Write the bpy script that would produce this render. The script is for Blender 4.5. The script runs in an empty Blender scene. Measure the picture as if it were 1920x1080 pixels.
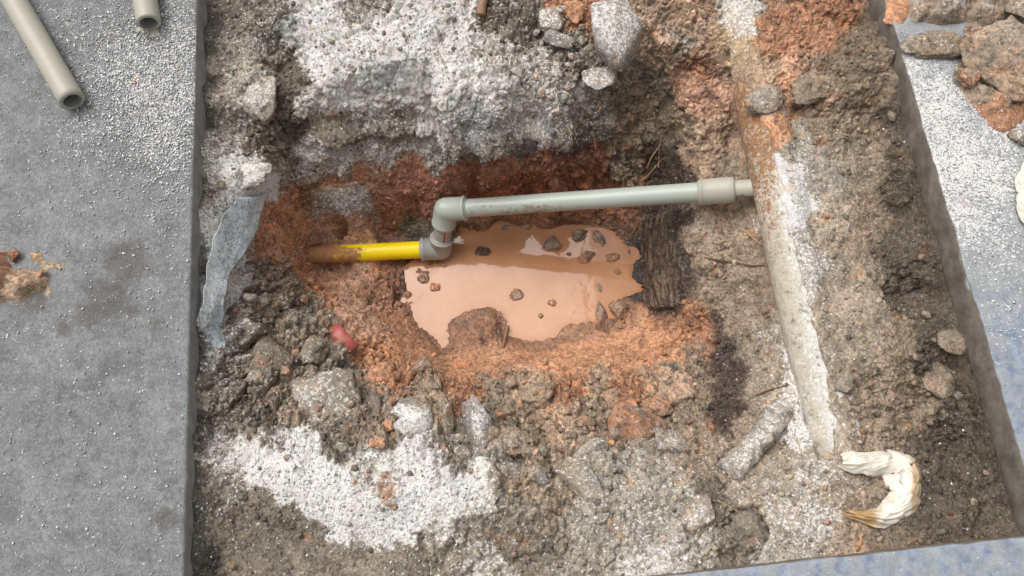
import bpy, math, random
import numpy as np
from mathutils import Vector, Matrix
random.seed(7); rng = np.random.default_rng(11)
scene = bpy.context.scene
col = scene.collection

# ------------------------------------------------------------------ camera
F, H = 1507.0, 1.0                       # focal length in photo pixels, camera height above the paving (m)
_Y = np.array([-495., 4606., -1507.]); _Y /= np.linalg.norm(_Y)
_X = np.array([1., 495 / 4606., 0.]); _X /= np.linalg.norm(_X)
R = np.array([_X, _Y, np.cross(_X, _Y)]); CAM = np.array([0., 0., H])
cd = bpy.data.cameras.new('camera'); cam = bpy.data.objects.new('camera', cd); col.objects.link(cam)
cd.sensor_width = 36.0; cd.lens = F / 1920 * 36; cd.clip_start = 0.02; cd.clip_end = 200
m4 = Matrix.Identity(4)
for i in range(3):
    for j in range(3): m4[i][j] = R[i, j]
m4.translation = Vector(CAM); cam.matrix_world = m4
scene.camera = cam

# ------------------------------------------------------------------ sky, sun, exposure
SUN_EL, SUN_AZ = math.radians(62), math.radians(-45)     # azimuth from +Y towards +X
w = bpy.data.worlds.new('World'); scene.world = w; w.use_nodes = True
nt = w.node_tree; bg = nt.nodes['Background']
sky = nt.nodes.new('ShaderNodeTexSky'); sky.sky_type = 'NISHITA'; sky.sun_disc = False
sky.sun_elevation = SUN_EL; sky.sun_rotation = SUN_AZ
sky.air_density = 1.0; sky.dust_density = 6.0; sky.ozone_density = 1.0
hs = nt.nodes.new('ShaderNodeHueSaturation'); hs.inputs['Saturation'].default_value = 0.06   # overcast: cloud-grey light
nt.links.new(sky.outputs[0], hs.inputs['Color']); nt.links.new(hs.outputs[0], bg.inputs[0])
bg.inputs[1].default_value = 0.14
sd = bpy.data.lights.new('sun', 'SUN'); sun = bpy.data.objects.new('sun', sd); col.objects.link(sun)
sd.energy = 1.5; sd.angle = math.radians(50); sd.color = (1.0, 0.955, 0.90)
sdir = Vector((math.sin(SUN_AZ) * math.cos(SUN_EL), math.cos(SUN_AZ) * math.cos(SUN_EL), math.sin(SUN_EL)))
sun.rotation_euler = sdir.to_track_quat('Z', 'Y').to_euler(); sun.location = sdir * 5
vs = scene.view_settings; vs.view_transform = 'Standard'; vs.look = 'None'; vs.gamma = 1.0
vs.use_curve_mapping = False; vs.exposure = 0.08
scene.cycles.use_denoising = True
scene.cycles.max_bounces = 5; scene.cycles.diffuse_bounces = 3; scene.cycles.glossy_bounces = 2

# ------------------------------------------------------------------ helpers: pixels, noise, fields
def unproject(px, py, z=0.0):
    px, py, z = np.broadcast_arrays(np.asarray(px, float), np.asarray(py, float), np.asarray(z, float))
    d = np.stack([(px - 960) / F, (540 - py) / F, -np.ones_like(px)], -1) @ R.T
    return CAM + ((z - H) / d[..., 2])[..., None] * d
def project(P):
    q = (np.asarray(P) - CAM) @ R
    return 960 + F * q[..., 0] / -q[..., 2], 540 - F * q[..., 1] / -q[..., 2]
def V(px, py, z): return Vector(unproject(px, py, z))

def _h(ix, iy, iz, s):
    h = (ix.astype(np.uint32) * np.uint32(374761393) + iy.astype(np.uint32) * np.uint32(668265263)
         + iz.astype(np.uint32) * np.uint32(2147483647) + np.uint32((s * 974711 + 13) & 0xffffffff))
    h ^= h >> np.uint32(13); h *= np.uint32(1274126177); h ^= h >> np.uint32(16)
    h *= np.uint32(2246822519); h ^= h >> np.uint32(13)
    return h.astype(np.float32) / np.float32(4294967295.0)
def vnoise(P, scale, seed=0):            # value noise, -1..1
    P = np.asarray(P, np.float32) * np.float32(scale)
    b = np.floor(P); f = P - b; f = f * f * (3 - 2 * f); b = b.astype(np.int64)
    r = 0
    for dx in (0, 1):
        wx = f[..., 0] if dx else 1 - f[..., 0]
        for dy in (0, 1):
            wy = wx * (f[..., 1] if dy else 1 - f[..., 1])
            for dz in (0, 1):
                r = r + wy * (f[..., 2] if dz else 1 - f[..., 2]) * _h(b[..., 0] + dx, b[..., 1] + dy, b[..., 2] + dz, seed)
    return r * 2 - 1
def fbm(P, scale, octaves=4, seed=0, gain=0.5):
    r, a, t = 0, 1.0, 0
    for o in range(octaves):
        r = r + a * vnoise(P, scale * 2.03 ** o, seed + 31 * o); t += a; a *= gain
    return r / t
def lumps(P, scale, seed=0):             # crumb-like bulges 0..1 (cellular)
    P = np.asarray(P, np.float32) * np.float32(scale)
    b = np.floor(P).astype(np.int64); best = np.zeros(P.shape[:-1], np.float32)
    for dx in (-1, 0, 1):
        for dy in (-1, 0, 1):
            for dz in (-1, 0, 1):
                cx, cy, cz = b[..., 0] + dx, b[..., 1] + dy, b[..., 2] + dz
                r = 0.45 + 0.55 * _h(cx, cy, cz, seed + 3)
                d2 = ((cx + _h(cx, cy, cz, seed) - P[..., 0]) ** 2 + (cy + _h(cx, cy, cz, seed + 1) - P[..., 1]) ** 2
                      + (cz + _h(cx, cy, cz, seed + 2) - P[..., 2]) ** 2)
                np.maximum(best, r * np.sqrt(np.maximum(0, 1 - d2 / (r * r))), out=best)
    return best
def blocks(P, scale, seed=0):            # broken chunks: random height per cell, and distance to the joint
    P = np.asarray(P, np.float32) * np.float32(scale)
    b = np.floor(P).astype(np.int64); f1 = np.full(P.shape[:-1], 9., np.float32); f2 = f1.copy(); cr = np.zeros_like(f1)
    for dx in (-1, 0, 1):
        for dy in (-1, 0, 1):
            for dz in (-1, 0, 1):
                cx, cy, cz = b[..., 0] + dx, b[..., 1] + dy, b[..., 2] + dz
                d = np.sqrt((cx + _h(cx, cy, cz, seed) - P[..., 0]) ** 2 + (cy + _h(cx, cy, cz, seed + 1) - P[..., 1]) ** 2 + (cz + _h(cx, cy, cz, seed + 2) - P[..., 2]) ** 2)
                near = d < f1
                f2 = np.where(near, f1, np.minimum(f2, d)); cr = np.where(near, _h(cx, cy, cz, seed + 3), cr); f1 = np.where(near, d, f1)
    return cr, f2 - f1
def sstep(a, b, x):
    t = np.clip((x - a) / (b - a), 0, 1); return t * t * (3 - 2 * t)
def polydist(x, y, poly):                # signed distance, positive inside
    poly = np.asarray(poly, float); d = np.full(x.shape, 1e9); ins = np.zeros(x.shape, bool)
    n = len(poly)
    for i in range(n):
        ax, ay = poly[i]; bx, by = poly[(i + 1) % n]; ex, ey = bx - ax, by - ay
        t = np.clip(((x - ax) * ex + (y - ay) * ey) / (ex * ex + ey * ey + 1e-12), 0, 1)
        d = np.minimum(d, np.hypot(x - ax - t * ex, y - ay - t * ey))
        c = ((ay > y) != (by > y)) & (x < ex * (y - ay) / (ey if abs(ey) > 1e-12 else 1e-12) + ax)
        ins ^= c
    return np.where(ins, d, -d)
def bilin(G, fx, fy):
    ny, nx = G.shape[:2]
    fx = np.clip(fx, 0, nx - 1.001); fy = np.clip(fy, 0, ny - 1.001)
    i = fx.astype(int); j = fy.astype(int); u = fx - i; v = fy - j
    if G.ndim == 3: u = u[..., None]; v = v[..., None]
    return (G[j, i] * (1 - u) + G[j, i + 1] * u) * (1 - v) + (G[j + 1, i] * (1 - u) + G[j + 1, i + 1] * u) * v

# ------------------------------------------------------------------ helpers: objects
def tag(o, label=None, cat=None, group=None, kind=None):
    if label: o['label'] = label
    if cat: o['category'] = cat
    if group: o['group'] = group
    if kind: o['kind'] = kind
    return o
def empty(name, loc=(0, 0, 0)):
    o = bpy.data.objects.new(name, None); o.location = loc; o.empty_display_size = 0.02; col.objects.link(o); return o
def mesh_np(name, verts, faces, mat, parent=None, smooth=True, attrs=None, loc=None):
    verts = np.asarray(verts, np.float32); faces = np.asarray(faces, np.int32)
    if loc is not None: verts = verts - np.asarray(loc, np.float32)
    me = bpy.data.meshes.new(name); k = faces.shape[1]; n = len(faces)
    me.vertices.add(len(verts)); me.vertices.foreach_set('co', verts.ravel())
    me.loops.add(n * k); me.loops.foreach_set('vertex_index', faces.ravel())
    me.polygons.add(n); me.polygons.foreach_set('loop_start', np.arange(0, n * k, k, dtype=np.int32))
    try: me.polygons.foreach_set('loop_total', np.full(n, k, np.int32))
    except Exception: pass
    if smooth: me.polygons.foreach_set('use_smooth', np.ones(n, bool))
    me.update(calc_edges=True)
    for an, av in (attrs or {}).items():
        av = np.asarray(av, np.float32)
        if av.ndim == 2:
            a = me.attributes.new(an, 'FLOAT_COLOR', 'POINT')
            a.data.foreach_set('color', np.concatenate([av, np.ones((len(av), 1), np.float32)], 1).ravel())
        else:
            a = me.attributes.new(an, 'FLOAT', 'POINT'); a.data.foreach_set('value', av)
    me.materials.append(mat)
    o = bpy.data.objects.new(name, me); col.objects.link(o)
    if loc is not None: o.location = Vector(loc)
    if parent is not None:
        o.parent = parent; w_ = Vector((0, 0, 0)); q = parent
        while q is not None: w_ = w_ + q.location; q = q.parent
        o.location = Vector(o.location) - w_
    return o
def grid_faces(ny, nx, closed=False):
    i = np.arange(ny * nx).reshape(ny, nx)
    if closed: i = np.concatenate([i, i[:, :1]], 1)
    return np.stack([i[:-1, :-1], i[:-1, 1:], i[1:, 1:], i[1:, :-1]], -1).reshape(-1, 4)
def sweep(path, radii, seg=40, cap=True, axis=None):
    """tube through path points; returns verts, quad faces (ends drawn in to a point when cap)"""
    P = [Vector(p) for p in path]; radii = list(radii)
    if cap:
        P = [P[0]] + P + [P[-1]]; radii = [1e-5] + radii + [1e-5]
    n = len(P); T = []
    for i in range(n):
        a = P[max(i - 1, 0)]; b = P[min(i + 1, n - 1)]
        if (b - a).length < 1e-9: a = P[max(i - 2, 0)]; b = P[min(i + 2, n - 1)]
        T.append((b - a).normalized() if axis is None else Vector(axis))
    u = T[0].orthogonal().normalized(); out = []
    for i in range(n):
        u = (u - T[i] * u.dot(T[i])).normalized(); v = T[i].cross(u)
        a = np.linspace(0, 2 * np.pi, seg, endpoint=False)
        out.append(np.array(P[i]) + radii[i] * (np.cos(a)[:, None] * np.array(u) + np.sin(a)[:, None] * np.array(v)))
    return np.concatenate(out), grid_faces(n, seg, True)
def tube_part(name, path, radii, mat, parent=None, seg=40, cap=True, attrs=None, loc=None):
    v, f = sweep(path, radii, seg, cap)
    o = mesh_np(name, v, f, mat, parent, True, attrs(v) if attrs else None, loc)
    return o
def lerp_path(a, b, n): return [Vector(a).lerp(Vector(b), t) for t in np.linspace(0, 1, n)]

# ------------------------------------------------------------------ materials
def new_mat(name):
    m = bpy.data.materials.new(name); m.use_nodes = True; nt = m.node_tree
    return m, nt, nt.nodes['Principled BSDF']
class NB:
    def __init__(s, nt): s.nt = nt
    def n(s, t, **k):
        x = s.nt.nodes.new(t)
        for a, b in k.items(): setattr(x, a, b)
        return x
    def put(s, sock, v):
        if hasattr(v, 'is_output') or isinstance(v, bpy.types.NodeSocket): s.nt.links.new(v, sock)
        elif isinstance(v, tuple) and len(v) == 3 and sock.type == 'RGBA': sock.default_value = (*v, 1)
        else: sock.default_value = v
    def math(s, op, a, b=0.0, c=0.0, clamp=False):
        x = s.n('ShaderNodeMath', operation=op, use_clamp=clamp)
        for i, v in enumerate((a, b, c)): s.put(x.inputs[i], v)
        return x.outputs[0]
    def mix(s, f, a, b, mode='MIX'):
        x = s.n('ShaderNodeMix', data_type='RGBA', blend_type=mode)
        s.put(x.inputs[0], f); s.put(x.inputs[6], a); s.put(x.inputs[7], b); return x.outputs[2]
    def noise(s, co, scale, detail=3, rough=0.6, out=0):
        x = s.n('ShaderNodeTexNoise'); s.put(x.inputs['Vector'], co); x.inputs['Scale'].default_value = scale
        x.inputs['Detail'].default_value = detail; x.inputs['Roughness'].default_value = rough; return x.outputs[out]
    def vor(s, co, scale, out='Color', feature='F1'):
        x = s.n('ShaderNodeTexVoronoi', feature=feature); s.put(x.inputs['Vector'], co); x.inputs['Scale'].default_value = scale
        return x.outputs[out]
    def rng(s, v, a, b, c=0.0, d=1.0):
        x = s.n('ShaderNodeMapRange'); s.put(x.inputs[0], v)
        for i, k in enumerate((a, b, c, d)): s.put(x.inputs[1 + i], k)
        return x.outputs[0]
    def attr(s, name, out='Color'): return s.n('ShaderNodeAttribute', attribute_name=name).outputs[out]
    def sep(s, c, i=0):
        x = s.n('ShaderNodeSeparateColor'); s.put(x.inputs[0], c); return x.outputs[i]
    def bump(s, h, strength, dist, normal=None):
        x = s.n('ShaderNodeBump'); x.inputs['Strength'].default_value = strength; x.inputs['Distance'].default_value = dist
        s.put(x.inputs['Height'], h)
        if normal is not None: s.put(x.inputs['Normal'], normal)
        return x.outputs[0]

def soil_material(name, grit=(0.77, 0.74, 0.705), white_scale=330.0):
    """earth: base colour, white-grit cover and wetness come from the mesh's own attributes"""
    m, nt, bs = new_mat(name); b = NB(nt)
    pos = b.n('ShaderNodeNewGeometry').outputs['Position']
    warp = b.n('ShaderNodeVectorMath', operation='MULTIPLY_ADD')
    b.put(warp.inputs[0], b.noise(pos, 420, 2, out=1)); warp.inputs[1].default_value = (.0035,) * 3; b.put(warp.inputs[2], pos)
    wp = warp.outputs[0]
    base = b.attr('base'); cov = b.attr('cov', 'Fac'); wet = b.attr('wet', 'Fac')
    grain = b.vor(wp, white_scale)                       # one random value per grain
    fine = b.vor(wp, white_scale * 1.9)
    big = b.vor(wp, 120)
    g = b.math('ADD', b.math('MULTIPLY', b.sep(grain, 0), 0.62), b.math('MULTIPLY', b.sep(fine, 1), 0.38))
    # soil colour: each crumb a little lighter, darker, warmer or cooler
    val = b.rng(b.math('ADD', b.math('MULTIPLY', b.sep(grain, 1), 0.55), b.math('MULTIPLY', b.sep(big, 2), 0.45)), 0.1, 0.9, 0.52, 1.48)
    soil = b.mix(1.0, base, b.mix(1.0, (1, 1, 1), val, 'MULTIPLY'), 'MULTIPLY')
    cool = b.math('GREATER_THAN', b.sep(fine, 0), 0.90)
    soil = b.mix(b.math('MULTIPLY', cool, 0.45), soil, (0.27, 0.27, 0.26))
    dark = b.math('GREATER_THAN', b.sep(fine, 2), 0.91)
    soil = b.mix(b.math('MULTIPLY', dark, 0.55), soil, (0.045, 0.038, 0.032))
    n1 = b.noise(pos, 60, 4, 0.65)
    soil = b.mix(b.rng(cov, .12, .95, 0, .72), soil, b.mix(b.sep(grain, 2), (.47, .432, .388), (.60, .565, .52)))
    thr = b.math('ADD', cov, b.math('MULTIPLY', b.math('SUBTRACT', n1, 0.5), b.math('MULTIPLY', b.math('MULTIPLY', cov, b.math('SUBTRACT', 1.15, cov)), 2.2)))
    tint = b.rng(b.noise(pos, 34, 4, .6), .60, .70, 0, .55)
    soil = b.mix(tint, soil, b.mix(1.0, soil, (1.5, .95, .62), 'MULTIPLY'))
    isw = b.rng(b.math('SUBTRACT', b.math('MINIMUM', thr, 0.90), g), -0.02, 0.03)
    wcol = b.mix(b.sep(fine, 2), grit, tuple(c * 0.74 for c in grit))
    wcol = b.mix(b.rng(b.noise(pos, 30, 5, .7), .58, .68, 0, .65), wcol, b.mix(b.sep(big, 0), (.62, .42, .26), (.50, .46, .36)))
    wcol = b.mix(b.rng(b.noise(pos, 21, 4, .7), .36, .46, .45, 0), wcol, (.50, .50, .56))
    colr = b.mix(isw, soil, wcol)
    b.put(bs.inputs['Base Color'], colr)
    rough = b.rng(wet, 0, 1, 0.92, 0.36)
    b.put(bs.inputs['Roughness'], b.math('ADD', rough, b.math('MULTIPLY', b.sep(fine, 1), 0.1)))
    b.put(bs.inputs['Specular IOR Level'], b.rng(wet, 0, 1, 0.25, 0.5))
    hgt = b.math('ADD', b.math('MULTIPLY', b.vor(wp, 480, 'Distance'), -1.0), b.math('MULTIPLY', b.noise(pos, 900, 3), 0.8))
    b.put(bs.inputs['Normal'], b.bump(hgt, 0.5, 0.0015))
    return m
def plain_mat(name, color, rough=0.5, var=0.12, scale=40, spec=0.5, bump=0.0, dirt=None, dirt_scale=30, dirt_lo=0.55, dirt_hi=0.7):
    m, nt, bs = new_mat(name); b = NB(nt)
    pos = b.n('ShaderNodeNewGeometry').outputs['Position']
    n1 = b.noise(pos, scale, 5, 0.65)
    c = b.mix(b.rng(n1, 0.3, 0.7), tuple(x * (1 - var) for x in color), tuple(min(1, x * (1 + var)) for x in color))
    if dirt is not None:
        k = b.rng(b.noise(pos, dirt_scale, 6, 0.7), dirt_lo, dirt_hi)
        c = b.mix(k, c, dirt); b.put(bs.inputs['Roughness'], b.math('ADD', rough, b.math('MULTIPLY', k, 0.3), clamp=True))
    else: bs.inputs['Roughness'].default_value = rough
    b.put(bs.inputs['Base Color'], c); bs.inputs['Specular IOR Level'].default_value = spec
    if bump: b.put(bs.inputs['Normal'], b.bump(b.noise(pos, 500, 4), bump, 0.001))
    return m
def mud_pipe_mat(name, color, rough, mud=(0.43, 0.2, 0.09), spec=0.5):
    """plastic with a mud film where the mesh's 'mud' attribute says so"""
    m, nt, bs = new_mat(name); b = NB(nt)
    pos = b.n('ShaderNodeNewGeometry').outputs['Position']
    mudv = b.attr('mud', 'Fac')
    n = b.math('ADD', b.math('MULTIPLY', b.noise(pos, 130, 6, 0.72), 0.7), b.math('MULTIPLY', b.noise(pos, 600, 3), 0.3))
    k = b.rng(b.math('SUBTRACT', mudv, n), -0.02, 0.05)
    sc = b.rng(b.noise(pos, 45, 5, 0.7), 0.35, 0.7)
    c0 = b.mix(sc, color, tuple(x * 0.93 for x in color))
    mudc = b.mix(b.rng(b.noise(pos, 210, 4, 0.7), 0.35, 0.65), mud, tuple(x * 0.62 for x in mud))
    b.put(bs.inputs['Base Color'], b.mix(k, c0, mudc))
    b.put(bs.inputs['Roughness'], b.rng(k, 0, 1, rough, 0.75))
    bs.inputs['Specular IOR Level'].default_value = spec
    b.put(bs.inputs['Normal'], b.bump(b.math('MULTIPLY', k, b.noise(pos, 350, 4)), 0.6, 0.0012))
    return m
M_SOIL = soil_material('earth')
M_ROCK = soil_material('dusty_rock')

# ------------------------------------------------------------------ the lie of the land: heights read at landmarks
WATER_Z = -0.330
LX, RX, BY = -0.424, 0.586, -0.045       # paving edges: left slab, right slab, near slab
heights = [
 # crust above the hole
 (440,30,-.05),(440,120,-.055),(430,220,-.06),(420,320,-.05),(455,330,-.045),(480,150,-.04),(500,60,-.045),(538,130,-.085),(545,230,-.095),
 (500,255,-.085),(530,295,-.09),(600,60,-.03),(700,60,-.025),(800,60,-.03),(650,150,-.035),(750,160,-.035),(850,120,-.03),(950,100,-.035),
 (900,180,-.04),(1000,160,-.045),(1050,200,-.055),(600,205,-.05),(700,208,-.052),(600,240,-.09),(680,245,-.095),(750,245,-.085),(850,228,-.06),
 (950,225,-.065),(600,285,-.09),(680,292,-.10),(760,287,-.10),(850,277,-.10),(950,265,-.10),(1020,250,-.09),(1080,230,-.08),(520,0,-.04),(760,-40,-.03),(1000,20,-.04),(1050,90,-.045),
 (690,306,-.125),(800,306,-.125),(900,300,-.125),(1000,272,-.12),(1080,255,-.13),
 # clay wall behind the long pipe
 (700,330,-.17),(820,330,-.18),(940,325,-.18),(700,380,-.25),(780,390,-.27),(900,375,-.28),(1000,300,-.18),(1100,290,-.18),(1000,350,-.25),(1100,350,-.25),(1180,330,-.24),
 (720,430,-.315),(780,440,-.322),(860,418,-.325),(930,408,-.325),(1000,406,-.325),(1120,406,-.322),(1165,425,-.32),
 # upper right
 (1120,40,-.04),(1160,100,-.04),(1200,60,-.06),(1260,40,-.07),(1300,90,-.08),(1340,40,-.07),(1250,130,-.10),(1212,152,-.13),(1262,190,-.165),(1205,220,-.165),
 (1150,200,-.10),(1170,270,-.19),(1240,280,-.21),(1295,160,-.10),(1300,250,-.13),(1340,180,-.11),(1330,330,-.155),(1380,260,-.155),(1380,380,-.165),(1340,430,-.17),
 (1295,400,-.175),(1300,500,-.19),(1400,480,-.165),(1420,550,-.16),(1350,560,-.185),(1290,560,-.205),(1205,420,-.315),(1203,480,-.333),(1208,540,-.333),(1225,588,-.30),
 (1240,340,-.25),(1285,330,-.18),(1287,440,-.185),(1300,620,-.225),(1340,600,-.20),(1400,620,-.155),(1370,680,-.195),(1390,740,-.155),(1440,700,-.13),(1440,640,-.135),(1330,760,-.14),(1300,700,-.185),
 # floor and near bank
 (1250,650,-.25),(1200,630,-.29),(1100,640,-.312),(1000,662,-.318),(900,675,-.30),(850,690,-.27),(820,665,-.315),(775,620,-.318),(745,560,-.315),(755,510,-.325),
 (1200,700,-.225),(1100,705,-.225),(1000,705,-.23),(900,720,-.20),(800,720,-.20),(1250,760,-.145),(1150,770,-.135),(1050,780,-.125),(950,780,-.125),(850,780,-.12),(750,760,-.12),(700,700,-.195),
 (1300,850,-.085),(1200,870,-.075),(1100,870,-.07),(1000,870,-.065),(900,880,-.055),
 # left bank and the groove of the yellow pipe
 (560,330,-.12),(620,335,-.135),(640,390,-.18),(600,420,-.225),(640,418,-.235),(680,420,-.27),(620,438,-.275),(650,436,-.28),(560,440,-.22),(520,420,-.16),(500,480,-.13),(540,520,-.19),(480,560,-.11),(560,560,-.20),
 (620,530,-.28),(680,525,-.30),(720,500,-.325),(650,499,-.326),(600,502,-.315),(562,478,-.235),(600,452,-.303),(640,449,-.318),(660,447,-.322),(720,452,-.325),(770,500,-.335),
 (620,600,-.215),(680,600,-.25),(740,640,-.27),(640,650,-.18),(560,620,-.14),(500,640,-.115),(600,700,-.13),(520,700,-.10),(680,740,-.12),(450,600,-.08),(430,700,-.06),(420,780,-.05),
 (560,780,-.085),(640,800,-.075),(700,840,-.06),(480,820,-.05),(415,420,-.05),(412,500,-.055),(450,450,-.085),(440,520,-.085),(470,400,-.10),
 # near ground
 (550,870,-.035),(620,900,-.033),(700,930,-.035),(800,890,-.035),(860,940,-.04),(450,950,-.05),(550,1000,-.055),(700,1030,-.055),(900,1020,-.05),(1100,1000,-.04),(1250,960,-.05),
 (1400,950,-.05),(1400,880,-.07),(1480,830,-.085),(1500,900,-.06),(1480,980,-.05),(1340,900,-.065),
 # right of the old pipe
 (1400,40,-.055),(1450,100,-.05),(1500,300,-.058),(1540,450,-.06),(1560,600,-.06),(1580,750,-.06),(1600,850,-.065),(1560,950,-.055),(1700,950,-.06),(1800,970,-.055),(1550,200,-.055),
 (1600,400,-.065),(1640,250,-.088),(1660,150,-.085),(1620,50,-.08),(1700,400,-.095),(1740,550,-.098),(1650,560,-.062),(1690,660,-.065),(1790,700,-.09),(1830,850,-.088),(1880,950,-.07),(1560,60,-.06),(1500,150,-.05),
]
for yy in range(-60, 1160, 110):
    heights += [(374, yy, -.020), (395, yy, -.040), (350, yy, -.02)]
for i in range(26):                       # soil against the right-hand slab
    t = i / 25 * 1.12 - .06; heights += [(1656 + 255 * t, 0 + 860 * t, -.022), (1638 + 250 * t, 0 + 860 * t, -.044)]
for xx in range(400, 1900, 150): heights.append((xx, 1100 if xx < 1250 else 1080 - (xx - 1250) * .12 + 10, -.045))
for xx in range(420, 1650, 150): heights.append((xx, -90, -.045))
shore = [(842,452),(862,438),(884,431),(920,425),(960,421),(1010,423),(1060,418),(1110,421),(1142,428),(1165,445),(1180,480),(1190,520),(1192,556),
         (1165,566),(1142,600),(1110,600),(1062,612),(1045,632),(1000,640),(955,634),(946,614),(944,588),(905,584),(870,592),(842,606),(838,644),
         (800,622),(777,585),(771,566),(792,558),(782,535),(778,508),(800,494),(828,486)]
island = [(905,584),(944,588),(946,614),(938,650),(905,658),(860,655),(838,644),(842,606),(870,592)]
shore_w = unproject([p[0] for p in shore], [p[1] for p in shore], WATER_Z)[:, :2]
isl_w = unproject([p[0] for p in island], [p[1] for p in island], WATER_Z)[:, :2]
heights += [(p[0], p[1], WATER_Z + .002) for p in shore]
heights += [(880, 625, WATER_Z + .022), (910, 615, WATER_Z + .02), (865, 635, WATER_Z + .018)]
heights += [(x, y, WATER_Z - .022) for x, y in [(900,470),(960,460),(1050,470),(1130,480),(1150,530),(1060,540),(960,540),(880,540),(840,530),(820,560),(800,590),(980,600),(1040,590),(1090,580),(1000,500),(1100,450),(850,490)]]
hp = np.array(heights, float); hw = unproject(hp[:, 0], hp[:, 1], hp[:, 2])
def rbf_fit(xy, z, eps=8e-4):
    d = np.linalg.norm(xy[:, None] - xy[None], axis=-1); n = len(z)
    A = np.zeros((n + 1, n + 1)); A[:n, :n] = -np.sqrt(d * d + 0.008 ** 2) + eps * np.eye(n); A[:n, n] = A[n, :n] = 1
    return np.linalg.solve(A, np.append(z, 0))
_co = rbf_fit(hw[:, :2], hw[:, 2])
GX0, GX1, GY0, GY1, GS = -1.0, 1.1, -0.35, 1.25, 0.004
gx = np.arange(GX0, GX1, GS); gy = np.arange(GY0, GY1, GS)
HB = np.full((len(gy), len(gx)), _co[-1])
QX, QY = np.meshgrid(gx, gy)
for k in range(len(hw)):
    HB -= _co[k] * np.sqrt((QX - hw[k, 0]) ** 2 + (QY - hw[k, 1]) ** 2 + 0.008 ** 2)
# old pipe: axis from its visible left flank
OP_R = 0.037; OP_ZC = -0.100
op_px = [(1352, 60), (1376, 190), (1404, 322), (1427, 430), (1449, 540), (1470, 640), (1494, 750), (1520, 860)]
op_w = unproject([p[0] for p in op_px], [p[1] for p in op_px], OP_ZC - .34 * OP_R)[:, :2]
op_c = np.polyfit(op_w[:, 1], op_w[:, 0], 2)
def op_axis(y): return np.polyval(op_c, y) + OP_R * 0.94
OP_Y0, OP_Y1 = unproject(1516, 872, OP_ZC)[1], 1.2
dpx = QX - op_axis(QY)
surf = OP_ZC + np.sqrt(np.maximum(0, OP_R ** 2 - dpx ** 2))
inpipe = (np.abs(dpx) < OP_R) & (QY > OP_Y0)
bury = sstep(op_w[1, 1] - .02, op_w[1, 1] + .05, QY)      # far end disappears under soil
cut = -0.014 + 0.010 * vnoise(np.stack([QX, QY, 0 * QX], -1), 14, 5) + .005 * vnoise(np.stack([QX, QY, 0 * QX], -1), 60, 6) - 0.03 * bury - .004 * sstep(op_w[4, 1], op_w[2, 1] + .02, QY)
HB = np.where(inpipe & (dpx < cut), np.minimum(HB, surf - .008), HB)
HB = np.where((dpx < 0.09) & (dpx >= cut) & (QY > OP_Y0), np.maximum(HB, np.where(inpipe, surf, OP_ZC) + .004 + 0.004 * bury), HB)
k5 = np.array([1, 2, 1]) / 4.
for _ in range(1):
    HB = np.apply_along_axis(lambda r: np.convolve(np.pad(r, 1, 'edge'), k5, 'valid'), 0, HB)
    HB = np.apply_along_axis(lambda r: np.convolve(np.pad(r, 1, 'edge'), k5, 'valid'), 1, HB)
gA = unproject(826, 466, -.3125); gB = unproject(528, 482, -.292)
gt = ((QX - gA[0]) * (gB[0] - gA[0]) + (QY - gA[1]) * (gB[1] - gA[1])) / ((gB[0] - gA[0]) ** 2 + (gB[1] - gA[1]) ** 2)
gd = np.hypot(QX - gA[0] - gt * (gB[0] - gA[0]), QY - gA[1] - gt * (gB[1] - gA[1]))
gz = gA[2] + (gB[2] - gA[2]) * gt - .005 + np.maximum(0, gd - .020) * 1.7 + np.maximum(0, gt - .80) * 1.6
HB = np.where((gt > -.1) & (gt < 1.05), np.minimum(HB, np.maximum(gz, -.36)), HB)
def hbase(x, y): return bilin(HB, (x - GX0) / GS, (y - GY0) / GS)

# ------------------------------------------------------------------ what the earth is made of, landmark by landmark
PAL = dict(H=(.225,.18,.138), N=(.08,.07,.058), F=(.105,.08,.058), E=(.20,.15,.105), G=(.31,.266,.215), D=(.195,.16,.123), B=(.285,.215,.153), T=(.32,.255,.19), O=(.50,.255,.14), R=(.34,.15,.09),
           K=(.07,.047,.036), S=(.238,.238,.236), P=(.52,.31,.21), C=(.41,.285,.195), Y=(.42,.29,.16), M=(.37,.19,.11))
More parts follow.
